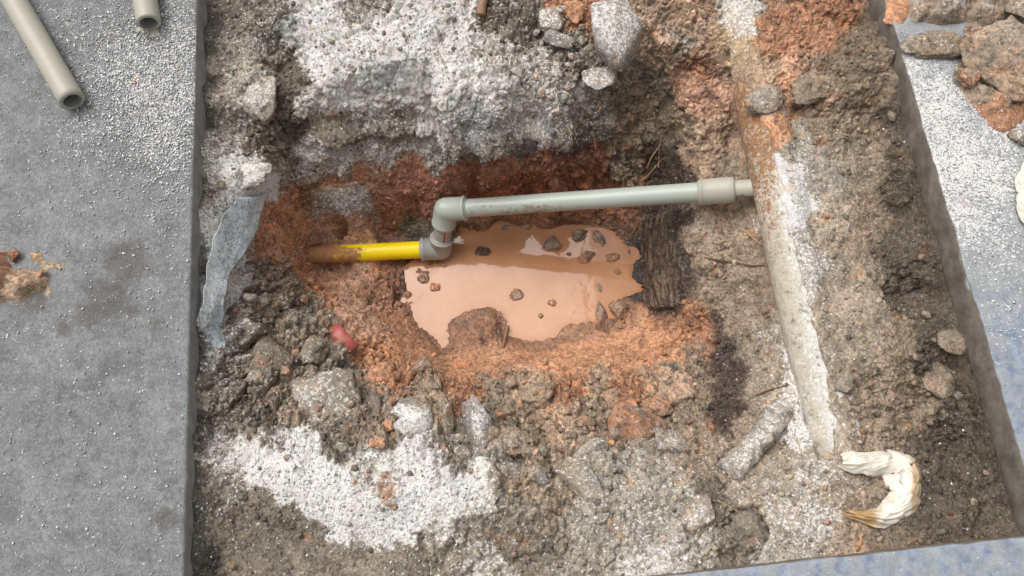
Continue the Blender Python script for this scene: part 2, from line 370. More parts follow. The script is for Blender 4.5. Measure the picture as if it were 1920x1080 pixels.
# (px, py, soil, white cover, lump size, wetness)
soils = [
 (385,60,'D',.10,.5,.1),(385,200,'D',.10,.5,.1),(385,350,'D',.12,.5,.1),(378,500,'D',.12,.4,.1),(372,650,'D',.12,.4,.1),(368,800,'D',.10,.4,.1),(365,950,'D',.10,.4,.1),(362,1060,'D',.10,.4,.1),
 (440,40,'D',.22,.6,0),(450,120,'G',.25,.6,0),(430,170,'G',.35,.6,0),(480,180,'G',.42,.8,0),(420,260,'D',.45,.7,0),(440,320,'D',.78,.6,0),(480,330,'G',.85,.6,0),(410,320,'D',.5,.5,0),(410,390,'D',.45,.5,0),
 (500,30,'D',.30,.8,0),(490,80,'D',.35,.8,0),(540,60,'S',.62,.7,0),(540,150,'D',.15,.9,0),(535,230,'D',.12,.9,0),(500,260,'D',.15,.9,0),(520,290,'D',.25,.8,0),
 (600,40,'G',.82,.7,0),(600,110,'G',.8,.7,0),(640,170,'G',.85,.7,0),(700,50,'G',.85,.7,0),(700,120,'G',.88,.7,0),(780,60,'G',.82,.7,0),(790,150,'G',.84,.7,0),(860,70,'G',.75,.8,0),(870,150,'G',.75,.7,0),
 (930,100,'B',.55,.8,0),(940,170,'G',.62,.7,0),(1000,60,'D',.28,.9,0),(1010,140,'G',.5,.8,0),(1060,190,'G',.5,.8,0),(960,30,'D',.2,1,0),(1080,20,'M',.12,.9,0),(1070,100,'D',.25,.9,0),(680,20,'D',.4,.8,0),
 (590,180,'G',.62,.7,0),(700,200,'G',.66,.7,0),(610,228,'D',.16,.6,0),(690,240,'D',.14,.6,0),(750,238,'D',.3,.7,0),(820,215,'G',.68,.7,0),(900,225,'S',.42,.6,0),(980,225,'G',.45,.6,0),(1060,240,'D',.35,.6,0),
 (600,290,'G',.6,.7,0),(560,320,'G',.45,.7,0),(650,295,'G',.62,.7,0),(720,275,'G',.6,.7,0),(800,280,'G',.55,.7,0),(880,275,'D',.35,.7,0),(960,265,'D',.28,.7,0),(1010,250,'S',.35,.6,0),
 (560,350,'M',.08,.7,.1),(620,335,'M',.14,.7,.1),(700,318,'M',.05,.4,.1),(640,390,'S',.55,.2,0),(600,395,'D',.4,.2,0),(680,400,'S',.45,.2,0),
 (760,330,'R',0,.5,.2),(740,380,'R',0,.6,.2),(800,370,'R',0,.6,.2),(880,340,'R',0,.5,.2),(960,320,'R',0,.6,.2),(720,420,'R',.04,.6,.3),(770,430,'D',.15,.6,.3),(860,420,'M',0,.6,.4),(950,410,'M',0,.5,.4),
 (1020,300,'R',.03,.9,.2),(1060,270,'K',0,.6,.2),(1100,300,'R',.04,1,.2),(1150,320,'B',.05,1,.2),(1060,350,'R',.05,1,.2),(1120,380,'M',.03,.9,.3),(1170,380,'M',.03,.8,.4),(1100,408,'M',0,.6,.5),(980,345,'R',0,.8,.2),
 (1130,220,'D',.35,.8,0),(1180,230,'B',.1,.9,0),(1200,190,'B',.08,.9,0),(1230,230,'B',.05,.9,0),(1180,290,'B',.04,1,.1),(1240,290,'K',.03,.7,.2),(1265,240,'B',.05,.8,.1),(1275,320,'K',.02,.6,.2),(1215,160,'D',.15,.8,0),
 (1220,60,'C',.22,.8,0),(1250,110,'C',.12,.8,0),(1300,40,'C',.1,.9,0),(1320,110,'M',.05,.9,.1),(1290,70,'G',.2,.8,0),(1350,100,'C',.05,.8,.1),(1300,180,'P',.03,.7,.1),(1350,190,'P',.03,.6,.1),(1320,250,'C',.02,.7,.1),(1370,260,'C',.02,.7,.1),
 (1310,310,'C',.04,.6,.1),(1360,310,'B',.03,.6,.1),(1350,400,'C',.08,.6,.1),(1310,420,'T',.2,.6,0),(1390,420,'B',.06,.6,.1),(1330,480,'B',.08,.7,.1),(1400,500,'B',.05,.6,.1),(1400,560,'B',.08,.7,.1),(1330,540,'B',.06,.7,.1),(1430,580,'B',.05,.6,.1),
 (1210,400,'K',.02,.5,.2),(1225,450,'K',.04,.3,.2),(1225,520,'K',.04,.3,.2),(1270,400,'K',.06,.4,.2),(1265,470,'K',.06,.4,.2),(1265,540,'K',.06,.5,.2),(1240,570,'K',.03,.5,.2),(1295,460,'B',.08,.6,.1),
 (1180,405,'M',0,.7,.4),
 (1300,590,'M',.02,.7,.2),(1260,610,'O',.01,.6,.3),(1310,630,'M',.03,.7,.1),(1340,620,'K',.03,.6,.1),(1360,680,'K',.03,.6,.1),(1390,720,'K',.05,.6,.1),(1410,670,'T',.15,.5,0),(1440,620,'G',.25,.6,0),(1430,720,'T',.2,.5,0),(1390,600,'B',.08,.6,.1),
 (880,620,'M',0,.55,.6),(910,600,'M',0,.55,.6),(860,650,'M',0,.55,.6),(403,430,'S',.66,.4,0),(400,480,'S',.62,.4,0),(402,540,'S',.6,.4,0),(398,600,'S',.62,.5,0),(405,650,'S',.55,.5,0),(430,400,'S',.7,.4,0),(1160,590,'M',0,.7,.5),(1200,610,'O',0,.5,.3),(1150,640,'O',0,.4,.3),(1080,630,'O',0,.35,.4),(1000,660,'O',0,.4,.4),(1080,670,'O',.01,.4,.2),(1180,670,'O',.01,.5,.2),(940,670,'O',0,.4,.3),
 (1250,670,'O',.03,.7,.1),(880,680,'O',.02,.4,.2),(830,670,'M',0,.4,.4),(780,620,'M',0,.4,.4),(740,590,'O',.01,.5,.3),(760,520,'M',.05,.9,.4),(730,490,'O',.02,.5,.4),(740,550,'M',.06,1,.3),(700,540,'M',.06,.9,.2),
 (1000,520,'M',0,.2,.5),(900,500,'M',0,.2,.5),(1100,520,'M',0,.2,.5),
 (540,400,'O',.02,.7,.1),(560,450,'O',.01,.6,.1),(610,440,'P',.02,.1,.3),(650,440,'P',.02,.1,.3),(690,440,'P',.02,.1,.3),(620,418,'M',.06,.1,.2),(660,418,'M',.06,.1,.2),(590,500,'O',.03,.7,.2),(640,510,'P',.03,.5,.3),(680,500,'P',0,.3,.5),(620,540,'O',.05,.8,.1),(660,560,'P',.03,.7,.1),(700,600,'P',.02,.6,.1),(640,600,'P',.05,.8,.1),
 (740,650,'O',.03,.5,.2),(790,670,'O',.03,.5,.2),(690,650,'O',.05,.8,.1),(720,700,'O',.05,1,0),(760,690,'M',.06,.9,0),(500,520,'D',.25,1,0),(540,540,'B',.2,1,0),(520,480,'M',.08,.7,.1),(560,590,'G',.2,1,0),(520,600,'B',.2,1,0),(480,580,'D',.2,1,0),(590,620,'B',.15,1,0),
 (460,640,'D',.3,1,0),(440,600,'D',.35,.9,0),(430,680,'D',.35,.9,0),(480,720,'D',.25,1,0),(560,680,'D',.15,1,0),(620,690,'G',.2,1,0),(640,730,'B',.25,1,0),(600,760,'B',.35,1,0),(540,760,'B',.25,1,0),(470,770,'D',.2,1,0),(420,760,'D',.3,.8,0),(690,740,'D',.12,1,0),
 (400,830,'D',.5,.7,0),(440,850,'G',.75,.6,0),(480,880,'G',.88,.6,0),(440,800,'D',.3,.8,0),(520,820,'D',.5,.8,0),(560,840,'G',.85,.7,0),(600,880,'G',.95,.5,0),(540,910,'G',.9,.5,0),(590,930,'G',.9,.5,0),(660,900,'G',.9,.6,0),(640,960,'G',.92,.5,0),(700,960,'G',.92,.5,0),
 (670,1000,'G',.8,.5,0),(690,870,'D',.6,.7,0),(700,900,'D',.6,.7,0),(740,870,'G',.75,.7,0),(800,870,'G',.85,.7,0),(800,920,'T',.95,.6,0),(850,920,'T',.95,.6,0),(880,890,'G',.9,.6,0),(760,930,'T',.85,.6,0),(750,980,'G',.85,.6,0),(820,980,'G',.6,.6,0),(900,940,'G',.6,.6,0),
 (720,910,'M',.3,.7,0),(640,830,'D',.25,1,0),(690,810,'B',.12,1,0),(840,860,'D',.3,1,0),(930,880,'G',.4,.8,0),(430,920,'D',.35,.6,0),(480,960,'D',.14,.6,0),(560,980,'D',.12,.6,0),(450,1030,'D',.12,.5,0),(560,1050,'D',.12,.5,0),(660,1050,'D',.12,.5,0),(760,1050,'D',.2,.6,0),(840,1030,'D',.25,.7,0),
 (900,1060,'G',.5,.7,0),(880,1000,'D',.3,.7,0),(960,1000,'D',.25,.7,0),(960,940,'D',.3,.8,0),(1010,1040,'D',.2,.7,0),(980,900,'B',.25,.9,0),
 (800,740,'B',.1,1,0),(860,730,'M',.08,1,0),(930,720,'B',.08,1,0),(1000,720,'C',.06,1,0),(1060,720,'M',.05,1,0),(1120,720,'C',.05,1,0),(1180,720,'M',.05,1,0),(1230,710,'C',.08,1,0),(1290,680,'B',.08,1,0),(900,780,'D',.2,1,0),(970,790,'B',.12,1,0),(1040,790,'C',.12,1,0),
 (1100,780,'B',.12,1,0),(1090,830,'B',.2,1,0),(1000,840,'B',.2,1,0),(1050,900,'B',.3,.8,0),(1120,870,'G',.35,.8,0),(1130,930,'G',.45,.7,0),(1220,880,'G',.4,.7,0),(1300,800,'B',.12,.8,0),(1290,760,'B',.1,1,0),(1320,860,'B',.3,.7,0),(1260,920,'G',.45,.7,0),
 (1330,950,'D',.25,.8,0),(1400,990,'D',.08,1,0),(1380,1010,'D',.08,1,0),(1300,1000,'G',.5,.8,0),(1220,1010,'G',.55,.7,0),(1130,1010,'G',.4,.7,0),(1230,1050,'G',.8,.6,0),(1080,1060,'G',.35,.7,0),(1440,870,'T',.35,.6,0),(1400,920,'T',.35,.6,0),(1460,930,'T',.4,.6,0),(1340,780,'K',.05,.8,0),
 (1490,960,'T',.5,.6,0),(1540,980,'T',.55,.6,0),(1480,1030,'G',.4,.6,0),(1520,900,'T',.45,.6,0),(1580,930,'B',.3,.6,0),(1420,810,'B',.15,.6,0),
 (1400,40,'T',.6,.6,0),(1390,80,'Y',.3,.6,0),(1440,60,'M',.06,.6,.1),(1500,60,'M',.04,.7,.1),(1560,50,'M',.05,.7,.1),(1420,130,'C',.06,.7,0),(1480,140,'P',.06,.7,0),(1440,190,'B',.2,.8,0),(1500,180,'B',.08,.9,0),(1470,170,'O',.02,.7,0),(1530,130,'B',.06,.9,0),(1460,230,'O',.04,.6,.1),
 (1590,100,'D',.04,.8,.1),(1640,60,'D',.04,.7,.2),(1620,180,'B',.04,.7,.1),(1550,230,'B',.15,.7,0),(1500,260,'G',.25,.6,0),(1440,260,'O',.15,.5,0),(1680,220,'D',.05,.6,.2),(1700,320,'D',.05,.6,.2),(1640,280,'B',.08,.6,.1),(1600,300,'T',.12,.6,0),(1540,320,'G',.25,.5,0),
 (1480,330,'T',.82,.4,0),(1480,400,'T',.8,.4,0),(1500,460,'G',.5,.4,0),(1510,520,'G',.5,.4,0),(1560,420,'T',.22,.5,0),(1620,420,'B',.1,.5,.1),(1680,440,'D',.06,.5,.2),(1730,420,'D',.05,.6,.2),(1560,540,'T',.25,.5,0),(1620,540,'T',.12,.5,0),(1700,540,'D',.05,.7,.2),(1760,540,'D',.05,.7,.2),
 (1530,640,'T',.25,.5,0),(1600,640,'T',.15,.5,0),(1680,650,'B',.06,.5,.1),(1740,650,'D',.05,.7,.2),(1800,650,'D',.06,.6,.2),(1560,740,'T',.15,.6,0),(1640,740,'B',.06,.7,.1),(1720,760,'B',.05,.7,.1),(1800,780,'D',.05,.8,.2),(1850,850,'D',.05,.7,.2),(1640,830,'B',.08,.7,.1),(1750,860,'D',.05,.7,.2),
 (1550,830,'T',.3,.5,0),(1500,700,'T',.6,.5,0),(1520,800,'T',.7,.5,0),(1820,930,'D',.05,.7,.2),(1740,960,'D',.06,.6,.2),(1880,970,'D',.06,.6,.2),(1640,960,'B',.1,.6,.1),(1580,1010,'B',.2,.6,.1),(1660,1000,'D',.06,.6,.2),
]
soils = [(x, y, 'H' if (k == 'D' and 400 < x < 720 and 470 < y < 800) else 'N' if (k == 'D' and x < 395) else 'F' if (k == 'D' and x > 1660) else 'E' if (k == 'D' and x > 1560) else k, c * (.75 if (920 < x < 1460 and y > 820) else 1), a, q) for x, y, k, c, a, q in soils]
SP = np.array([(s[0], s[1]) for s in soils], float)
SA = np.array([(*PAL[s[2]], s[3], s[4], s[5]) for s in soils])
FPX = 6.0                                                # field cell in photo pixels; covers -300..2220, -300..1380
fx_, fy_ = np.meshgrid(np.arange(-300, 2221, FPX), np.arange(-300, 1381, FPX))
num = np.zeros(fx_.shape + (6,)); den = np.zeros(fx_.shape)
for k in range(len(SP)):
    d2 = (fx_ - SP[k, 0]) ** 2 + (fy_ - SP[k, 1]) ** 2
    ww = np.exp(-d2 / (2 * 14.0 ** 2)) + 1e-5 / (1 + (d2 / 3600.) ** 2)
    num += ww[..., None] * SA[k]; den += ww
SF = num / den[..., None]
def soil_at(P):
    """earth attributes at world points, patch borders broken up by noise"""
    px, py = project(P)
    wx = 20 * vnoise(P, 28, 41) + 12 * vnoise(P, 75, 42) + 9 * vnoise(P, 210, 43)
    wy = 15 * vnoise(P, 28, 51) + 10 * vnoise(P, 75, 52) + 9 * vnoise(P, 210, 53)
    r = bilin(SF, (px + wx + 300) / FPX, (py + wy + 300) / FPX)
    k = (1 - sstep(-160, -40, py + wy))[..., None]             # trench going on beyond the view: mixed grey brown earth
    n_ = sstep(-.2, .2, fbm(P, 16, 3, 47))[..., None]
    far = np.array([*PAL['B'], .10, .7, 0.]) * n_ + np.array([*PAL['G'], .5, .7, 0.]) * (1 - n_)
    return r * (1 - k) + far * k

# ------------------------------------------------------------------ the ground (one sheet, dense where it is seen, running out under the paving)
def axis_line(lo, hi, step, far):
    core = np.arange(lo, hi, step); a = np.cumsum(np.concatenate([step * 1.05 ** np.arange(1, 60), step * 1.05 ** 60 * 1.4 ** np.arange(1, 40)])); a = a[a < far]
    return np.concatenate([lo - a[::-1], core, core[-1] + a])
STEP = 0.00125
ax = axis_line(-0.50, 0.66, STEP, 6.0); ay = axis_line(-0.09, 0.86, STEP, 6.0)
def hsurf(x, y):
    z = hbase(x, y)
    out = np.maximum(np.maximum(LX - 0.014 - x, x - RX - 0.014), np.maximum(BY - 0.014 - y, 0))
    return z + (-0.085 - z) * sstep(0.0, 0.006, out)
U, Vv = np.meshgrid(ax, ay)
core_y = (ay > -0.09) & (ay < 0.86); core_x = (ax > -0.50) & (ax < 0.66)
# spread rows, then columns, evenly along the real surface so steep banks keep their detail
zz = hsurf(U, Vv); ic = np.where(core_y)[0]; Yn = Vv.copy()
dz = np.hypot(np.diff(Vv[ic], axis=0), 0.8 * np.diff(zz[ic], axis=0)); dz = np.minimum(dz, 6 * STEP)
s = np.concatenate([np.zeros((1, dz.shape[1])), np.cumsum(dz, 0)])
ker = np.ones(61) / 61.
s = np.apply_along_axis(lambda r: np.convolve(np.pad(r, 30, 'edge'), ker, 'valid'), 1, s)
for j in range(s.shape[1]):
    Yn[ic, j] = np.interp(np.linspace(0, s[-1, j], len(ic)), s[:, j], ay[ic])
zz = hsurf(U, Yn); jc = np.where(core_x)[0]; Xn = U.copy()
dz = np.hypot(np.diff(U[:, jc], axis=1), 0.8 * np.diff(zz[:, jc], axis=1)); dz = np.minimum(dz, 6 * STEP)
s = np.concatenate([np.zeros((dz.shape[0], 1)), np.cumsum(dz, 1)], 1)
s = np.apply_along_axis(lambda r: np.convolve(np.pad(r, 30, 'edge'), ker, 'valid'), 0, s)
Yf = Yn.copy()
for i in range(s.shape[0]):
    xn = np.interp(np.linspace(0, s[i, -1], len(jc)), s[i], ax[jc])
    Yf[i, jc] = np.interp(xn, ax[jc], Yn[i, jc]); Xn[i, jc] = xn
Zf = hsurf(Xn, Yf)
TP = np.stack([Xn, Yf, Zf], -1)
def grid_normals(P):
    du = np.gradient(P, axis=1); dv = np.gradient(P, axis=0); n = np.cross(du, dv)
    return n / (np.linalg.norm(n, axis=-1, keepdims=True) + 1e-12)
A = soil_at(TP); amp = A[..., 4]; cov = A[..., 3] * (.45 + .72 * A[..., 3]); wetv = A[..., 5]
N = grid_normals(TP)
inside = sstep(-0.004, 0.02, np.minimum(np.minimum(Xn - LX, RX - Xn), Yf - BY))      # calm the relief under the slabs
dop = Xn - op_axis(Yf); nearpipe = 1 - 0.85 * ((np.abs(dop) < OP_R + .004) & (Yf > OP_Y0) & (dop < 0.0))
pool = polydist(Xn, Yf, shore_w); calm = 1 - 0.75 * sstep(-0.004, 0.012, pool)
a2 = amp ** 1.3
disp = 0.014 * a2 * fbm(TP, 22, 3, 1)
WP = TP + 0.010 * np.stack([fbm(TP, 34, 3, 9), fbm(TP, 34, 3, 10), fbm(TP, 34, 3, 11)], -1)
L0 = lumps(WP, 19, 17); L1 = lumps(WP, 42, 20)
L2 = lumps(TP + 0.005 * np.stack([fbm(TP, 80, 2, 13), fbm(TP, 80, 2, 14), fbm(TP, 80, 2, 15)], -1), 95, 24)
crack = 1 - sstep(0.0, 0.09, np.abs(fbm(TP, 26, 4, 36)))
rub = sstep(.65, 1.0, amp)
disp += a2 * (0.007 * (L0 - .55) * sstep(0.45, 1.0, amp) + 0.007 * (L1 - .55) * sstep(0.4, .95, amp) + 0.0065 * (L2 - .5) * (.25 + .75 * rub) - .005 * crack * sstep(.35, .7, amp))
WB = TP + 0.008 * np.stack([fbm(TP, 55, 4, 19), fbm(TP, 55, 4, 18), fbm(TP, 55, 4, 17)], -1)
cr1, e1 = blocks(WB * [1, 1, .6], 24, 61); cr2, e2 = blocks(WB, 62, 66)
kb = sstep(.55, .95, amp)
disp += kb * (.022 * (cr1 - .5) * sstep(.02, .22, e1) - .007 * (1 - sstep(0, .10, e1))) + sstep(.45, .85, amp) * (.008 * (cr2 - .5) * sstep(.02, .25, e2) - .0035 * (1 - sstep(0, .12, e2)))
blockv = 1 + (.30 * (cr1 - .5) + .25 * (cr2 - .5)) * kb
disp += (.25 + .75 * amp) * (1 - .35 * sstep(.4, .9, cov)) * (.0062 * fbm(TP, 75, 5, 33, .62) + .0018 * vnoise(TP, 430, 39))
# spade marks in the dark bank at the right of the pool
pxg, pyg = project(TP)
stri = sstep(1190, 1205, pxg) * (1 - sstep(1290, 1310, pxg)) * sstep(385, 410, pyg) * (1 - sstep(560, 590, pyg))
disp += stri * 0.0025 * vnoise(np.stack([Xn * .35, Yf * 1.0, Zf * .12], -1), 380, 61)
TP = TP + N * (disp * inside * nearpipe * calm)[..., None]
lip = sstep(560, 640, pxg) * (1 - sstep(1110, 1180, pxg)) * sstep(225, 250, pyg) * (1 - sstep(335, 370, pyg))
lipz = np.exp(-((TP[..., 2] + .108) / .020) ** 2) * (.7 + .6 * fbm(np.stack([Xn, Yf, 0 * Xn], -1), 26, 3, 81))
TP[..., 1] -= .032 * lip * lipz
dkeep = (Xn < LX) | (Xn > RX) | (Yf < BY)
TP[..., 2] = np.where(dkeep, np.minimum(TP[..., 2], -0.008), TP[..., 2])
wetv = np.maximum(wetv, 0.95 * (1 - sstep(0.004, 0.032, TP[..., 2] - WATER_Z)) * (np.abs(pool) < 0.06))
basec = A[..., :3] * (1 - 0.6 * np.clip(wetv - .35, 0, 1))[..., None]
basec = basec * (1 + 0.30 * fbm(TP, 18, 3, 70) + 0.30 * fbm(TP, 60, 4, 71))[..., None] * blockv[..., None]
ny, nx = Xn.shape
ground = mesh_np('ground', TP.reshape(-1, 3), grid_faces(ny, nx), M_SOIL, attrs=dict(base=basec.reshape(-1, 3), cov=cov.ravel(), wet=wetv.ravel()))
tag(ground, 'dug earth of the trench with the hole, its clay banks and gritty crust', 'ground', kind='structure')
bpy.context.view_layer.update()
def ground_hit(px, py):
    d = Vector(unproject(px, py, 0.) - CAM).normalized()
    ok, p, n, _ = ground.ray_cast(Vector(CAM), d)
    return p if ok else V(px, py, -.06)
def ground_z(x, y):
    ok, p, n, _ = ground.ray_cast(Vector((x, y, 0.5)), Vector((0, 0, -1)))
    return p.z if ok else -0.06

# ------------------------------------------------------------------ paving slabs
def slab_material(name, kind):
    m, nt, bs = new_mat(name); b = NB(nt)
    pos = b.n('ShaderNodeNewGeometry').outputs['Position']
    big = b.noise(pos, 7, 5, 0.6); mid = b.noise(pos, 38, 6, 0.7); fine = b.noise(pos, 420, 4, 0.7)
    cells = b.vor(pos, 380); cells2 = b.vor(pos, 640)
    if kind == 'concrete':
        c = b.mix(b.rng(mid, 0.32, 0.68), (.125, .126, .127), (.225, .227, .229))
        c = b.mix(b.rng(big, 0.4, 0.65), c, b.mix(b.rng(mid, .35, .65), (.165, .171, .176), (.26, .268, .273)))
        c = b.mix(b.math('MULTIPLY', b.rng(b.noise(pos, 110, 5, .7), 0.5, 0.72), 0.45), c, (.30, .296, .29))
        sp = b.rng(b.math('ADD', b.math('MULTIPLY', b.sep(cells, 1), .5), b.math('MULTIPLY', b.sep(cells2, 2), .5)), .15, .85, .76, 1.22)
        c = b.mix(1.0, c, b.mix(1.0, (1, 1, 1), sp, 'MULTIPLY'), 'MULTIPLY')
        mp = b.n('ShaderNodeMapping'); mp.inputs['Scale'].default_value = (14, 150, 1); mp.inputs['Rotation'].default_value = (0, 0, .5); b.put(mp.inputs['Vector'], pos)
        c = b.mix(b.rng(b.noise(mp.outputs[0], 1, 3, .6), .6, .72, 0, .28), c, (.33, .33, .325))
        c = b.mix(b.rng(b.noise(pos, 16, 6, .75), .55, .68, 0, .5), c, (.095, .093, .088))
        stain = b.attr('stain', 'Fac')
        c = b.mix(b.rng(b.math('SUBTRACT', stain, b.noise(pos, 55, 6, .75)), -0.12, 0.22, 0, 0.55), c, (.085, .07, .056))
        dust = b.attr('cov', 'Fac')
    else:
        n2 = b.noise(pos, 46, 5, 0.65); blue = b.attr('blue', 'Fac')
        c = b.mix(b.rng(mid, 0.35, 0.65), (.235, .25, .262), (.35, .368, .38))
        kb = b.rng(b.math('ADD', b.math('MULTIPLY', n2, 0.75), b.math('MULTIPLY', blue, 0.3)), 0.58, 0.72)
        c = b.mix(b.math('MULTIPLY', kb, 0.75), c, b.mix(b.rng(b.noise(pos, 90, 4), .4, .6), (.13, .17, .26), (.26, .325, .42)))
        c = b.mix(b.math('MULTIPLY', b.rng(b.noise(pos, 24, 5, .7), 0.55, 0.7), 0.5), c, (.40, .33, .33))
        dust = b.attr('cov', 'Fac')
    g = b.math('ADD', b.math('MULTIPLY', b.sep(cells, 0), 0.5), b.math('MULTIPLY', b.sep(cells2, 0), 0.5))
    th = b.math('ADD', dust, b.math('MULTIPLY', b.math('SUBTRACT', b.noise(pos, 55, 6, .75), 0.5), 1.0))
    isw = b.rng(b.math('SUBTRACT', b.math('MULTIPLY', b.math('GREATER_THAN', dust, 0.02), th), g), -0.03, 0.05)
    c = b.mix(isw, c, b.mix(b.sep(cells2, 1), (.74, .715, .69), (.54, .52, .50)))
    c = b.mix(1.0, c, b.mix(b.rng(fine, .25, .75), (.78, .78, .78), (1.16, 1.16, 1.16)), 'MULTIPLY')
    side = b.sep(b.n('ShaderNodeNewGeometry').outputs['Normal'], 2)
    soil = b.mix(b.rng(mid, .35, .65), (.13, .112, .092), (.27, .24, .205)) if kind != 'concrete' else b.mix(b.rng(mid, .35, .65), (.19, .186, .18), (.31, .305, .295))
    c = b.mix(b.rng(side, 0.3, 0.75, 1, 0), c, soil)
    b.put(bs.inputs['Base Color'], c); bs.inputs['Roughness'].default_value = 0.82; bs.inputs['Specular IOR Level'].default_value = 0.3
    hh = b.math('ADD', b.math('MULTIPLY', fine, 0.7), b.math('ADD', b.math('MULTIPLY', isw, 0.5), b.math('MULTIPLY', mid, 0.6)))
    b.put(bs.inputs['Normal'], b.bump(hh, 0.55, 0.0018))
    return m
M_SLAB = slab_material('grey_concrete', 'concrete'); M_TILE = slab_material('blue_grey_paving', 'tile')
def profile_slab(name, a, b_, away, far, thick, mat, attr_fn, parent, edge_seed, edge_rough):
    """slab whose worn front edge runs a->b; 'away' points from the edge to the slab's far side"""
    a = np.array(a); b_ = np.array(b_); n = int(np.linalg.norm(b_ - a) / 0.004); t = np.linspace(0, 1, n)
    E_ = a + (b_ - a) * t[:, None]; aw = np.array(away, float)
    dn = np.concatenate([np.arange(0, 0.62, 0.004), 0.62 * 1.3 ** np.arange(0, 20)]); dn = dn[dn < far]
    prof = [(0.004, -thick), (0.0, -thick * .85), (0.0, -thick * .5), (-0.0005, -.012), (0.0, -.0042), (.0001, -.0036), (.0004, -.0018), (.0011, -.0007), (.0022, -.0002), (.0026, 0.0)] + [(.006 + d, 0.0) for d in dn] + [(.006 + dn[-1], -thick)]
    rows = []
    for i, (o, z) in enumerate(prof):
        P = np.zeros((n, 3)); P[:, :2] = E_ + aw * o; P[:, 2] = z
        rows.append(P)
    P = np.stack(rows)                                       # (k, n, 3)
    w = np.exp(-np.abs(np.array([p[0] for p in prof])) / 0.008)[:, None]
    wob = edge_rough * (fbm(P[:1] * [1, 1, 0], 30, 4, edge_seed) + 0.35 * vnoise(P[:1] * [1, 1, 0], 160, edge_seed + 3))
    chip = edge_rough * 1.6 * np.maximum(0, lumps(P[:1] * [1, 1, 0], 55, edge_seed + 8) - .72)
    P[..., :2] += aw * ((wob + chip) * w)[..., None]
    P[..., 2] += np.where(np.array([p[1] for p in prof])[:, None] > -.004, 0.0006 * fbm(P, 60, 3, edge_seed + 5) - chip * w * .8, 0.0)
    f = grid_faces(len(prof), n)
    v = P.reshape(-1, 3)
    o = mesh_np(name, v, f, mat, parent, True, attr_fn(v))
    # make sure the top faces look up
    o.data.update(); k = len(f) // 2
    if o.data.polygons[k].normal.z < 0: o.data.flip_normals()
    return o
def blotch(px, py, spots):
    r = np.zeros(px.shape)
    for x, y, rad, s in spots: r = np.maximum(r, s * np.exp(-((px - x) ** 2 + (py - y) ** 2) / (2 * rad * rad)))
    return r
def left_attr(v):
    px, py = project(v)
    st = blotch(px, py, [(240,490,38,1),(200,560,34,1),(165,590,26,.9),(120,615,22,.8),(245,575,20,.8),(285,610,18,.7),(60,560,40,.7),(310,975,20,1.0),(325,900,16,.6),(300,510,26,.5),(140,480,30,.5)])
    cv = blotch(px, py, [(300,180,70,.55),(320,90,60,.46),(250,130,70,.4),(310,250,50,.46),(200,90,70,.2),(170,240,60,.2),(120,40,70,.16),(240,210,60,.3),(330,20,50,.25),(345,330,30,.2)]) + .03
    return dict(stain=st, cov=cv)
def right_attr(v):
    px, py = project(v)
    cv = blotch(px, py, [(1760,200,60,.75),(1790,300,65,.8),(1850,330,60,.7),(1810,400,60,.6),(1720,130,40,.55),(1860,430,60,.45),(1880,250,50,.6),(1870,600,40,.2),(1900,520,40,.25)]) + .04
    bl = sstep(450, 620, py) * 1.0
    return dict(cov=cv, blue=bl)
pave = empty('pavement', (0, 0, 0)); tag(pave, 'stone paving slabs around the three edges of the dug trench', 'pavement', kind='structure')
s1 = profile_slab('paving_slab', (LX, 1.4), (LX, -1.0), (-1, 0), 3.0, .062, M_SLAB, left_attr, pave, 101, .0007)
s1['label'] = 'worn grey concrete slab with brown stains'
s2 = profile_slab('paving_slab', (RX, BY - .002), (RX, 1.4), (1, 0), 3.0, .058, M_TILE, right_attr, pave, 131, .0022)
s2['label'] = 'blue grey slab under white grit and soil heap'
s3 = profile_slab('paving_slab', (LX + .004, BY), (2.2, BY), (0, -1), 3.0, .058, M_TILE, lambda v: dict(cov=np.full(len(v), .05), blue=np.full(len(v), .9)), pave, 151, .0014)
s3['label'] = 'blue grey slab with dark blue blotches'

# ------------------------------------------------------------------ muddy water
def water_material():
    m, nt, bs = new_mat('muddy_water'); b = NB(nt)
    pos = b.n('ShaderNodeNewGeometry').outputs['Position']
    sh = b.attr('shallow', 'Fac')
    c = b.mix(b.rng(b.noise(pos, 14, 5, .65), .35, .65), (.47, .228, .115), (.545, .285, .16))
    c = b.mix(b.rng(b.math('ADD', sh, b.math('MULTIPLY', b.math('SUBTRACT', b.noise(pos, 45, 4), .5), .6)), .25, .9, 0, .85), c, (.44, .20, .09))
    b.put(bs.inputs['Base Color'], c); bs.inputs['Roughness'].default_value = 0.02
    bs.inputs['IOR'].default_value = 1.48
    b.put(bs.inputs['Normal'], b.bump(b.noise(pos, 26, 3), 0.10, 0.004))
    return m
wx = np.arange(shore_w[:, 0].min() - .03, shore_w[:, 0].max() + .03, .0018); wy = np.arange(shore_w[:, 1].min() - .03, shore_w[:, 1].max() + .03, .0018)
WX, WY = np.meshgrid(wx, wy); WD = polydist(WX, WY, shore_w)
WG = np.full(WX.shape, WATER_Z - .03)
for i in range(WX.shape[0]):
    for j in range(WX.shape[1]):
        if WD[i, j] > -.022: WG[i, j] = ground_z(WX[i, j], WY[i, j])
dep = WATER_Z - WG
WZ = WATER_Z + 0 * dep
keepv = (WD > -.020) & (dep > -.006)
f = grid_faces(*WX.shape); f = f[keepv.ravel()[f].all(1)]
used = np.unique(f); remap = np.full(WX.size, -1); remap[used] = np.arange(len(used))
vw = np.stack([WX, WY, WZ], -1).reshape(-1, 3)[used]
water = mesh_np('water', vw, remap[f], water_material(), attrs=dict(shallow=np.exp(-np.clip(dep, 0, 1) / .006).ravel()[used]))
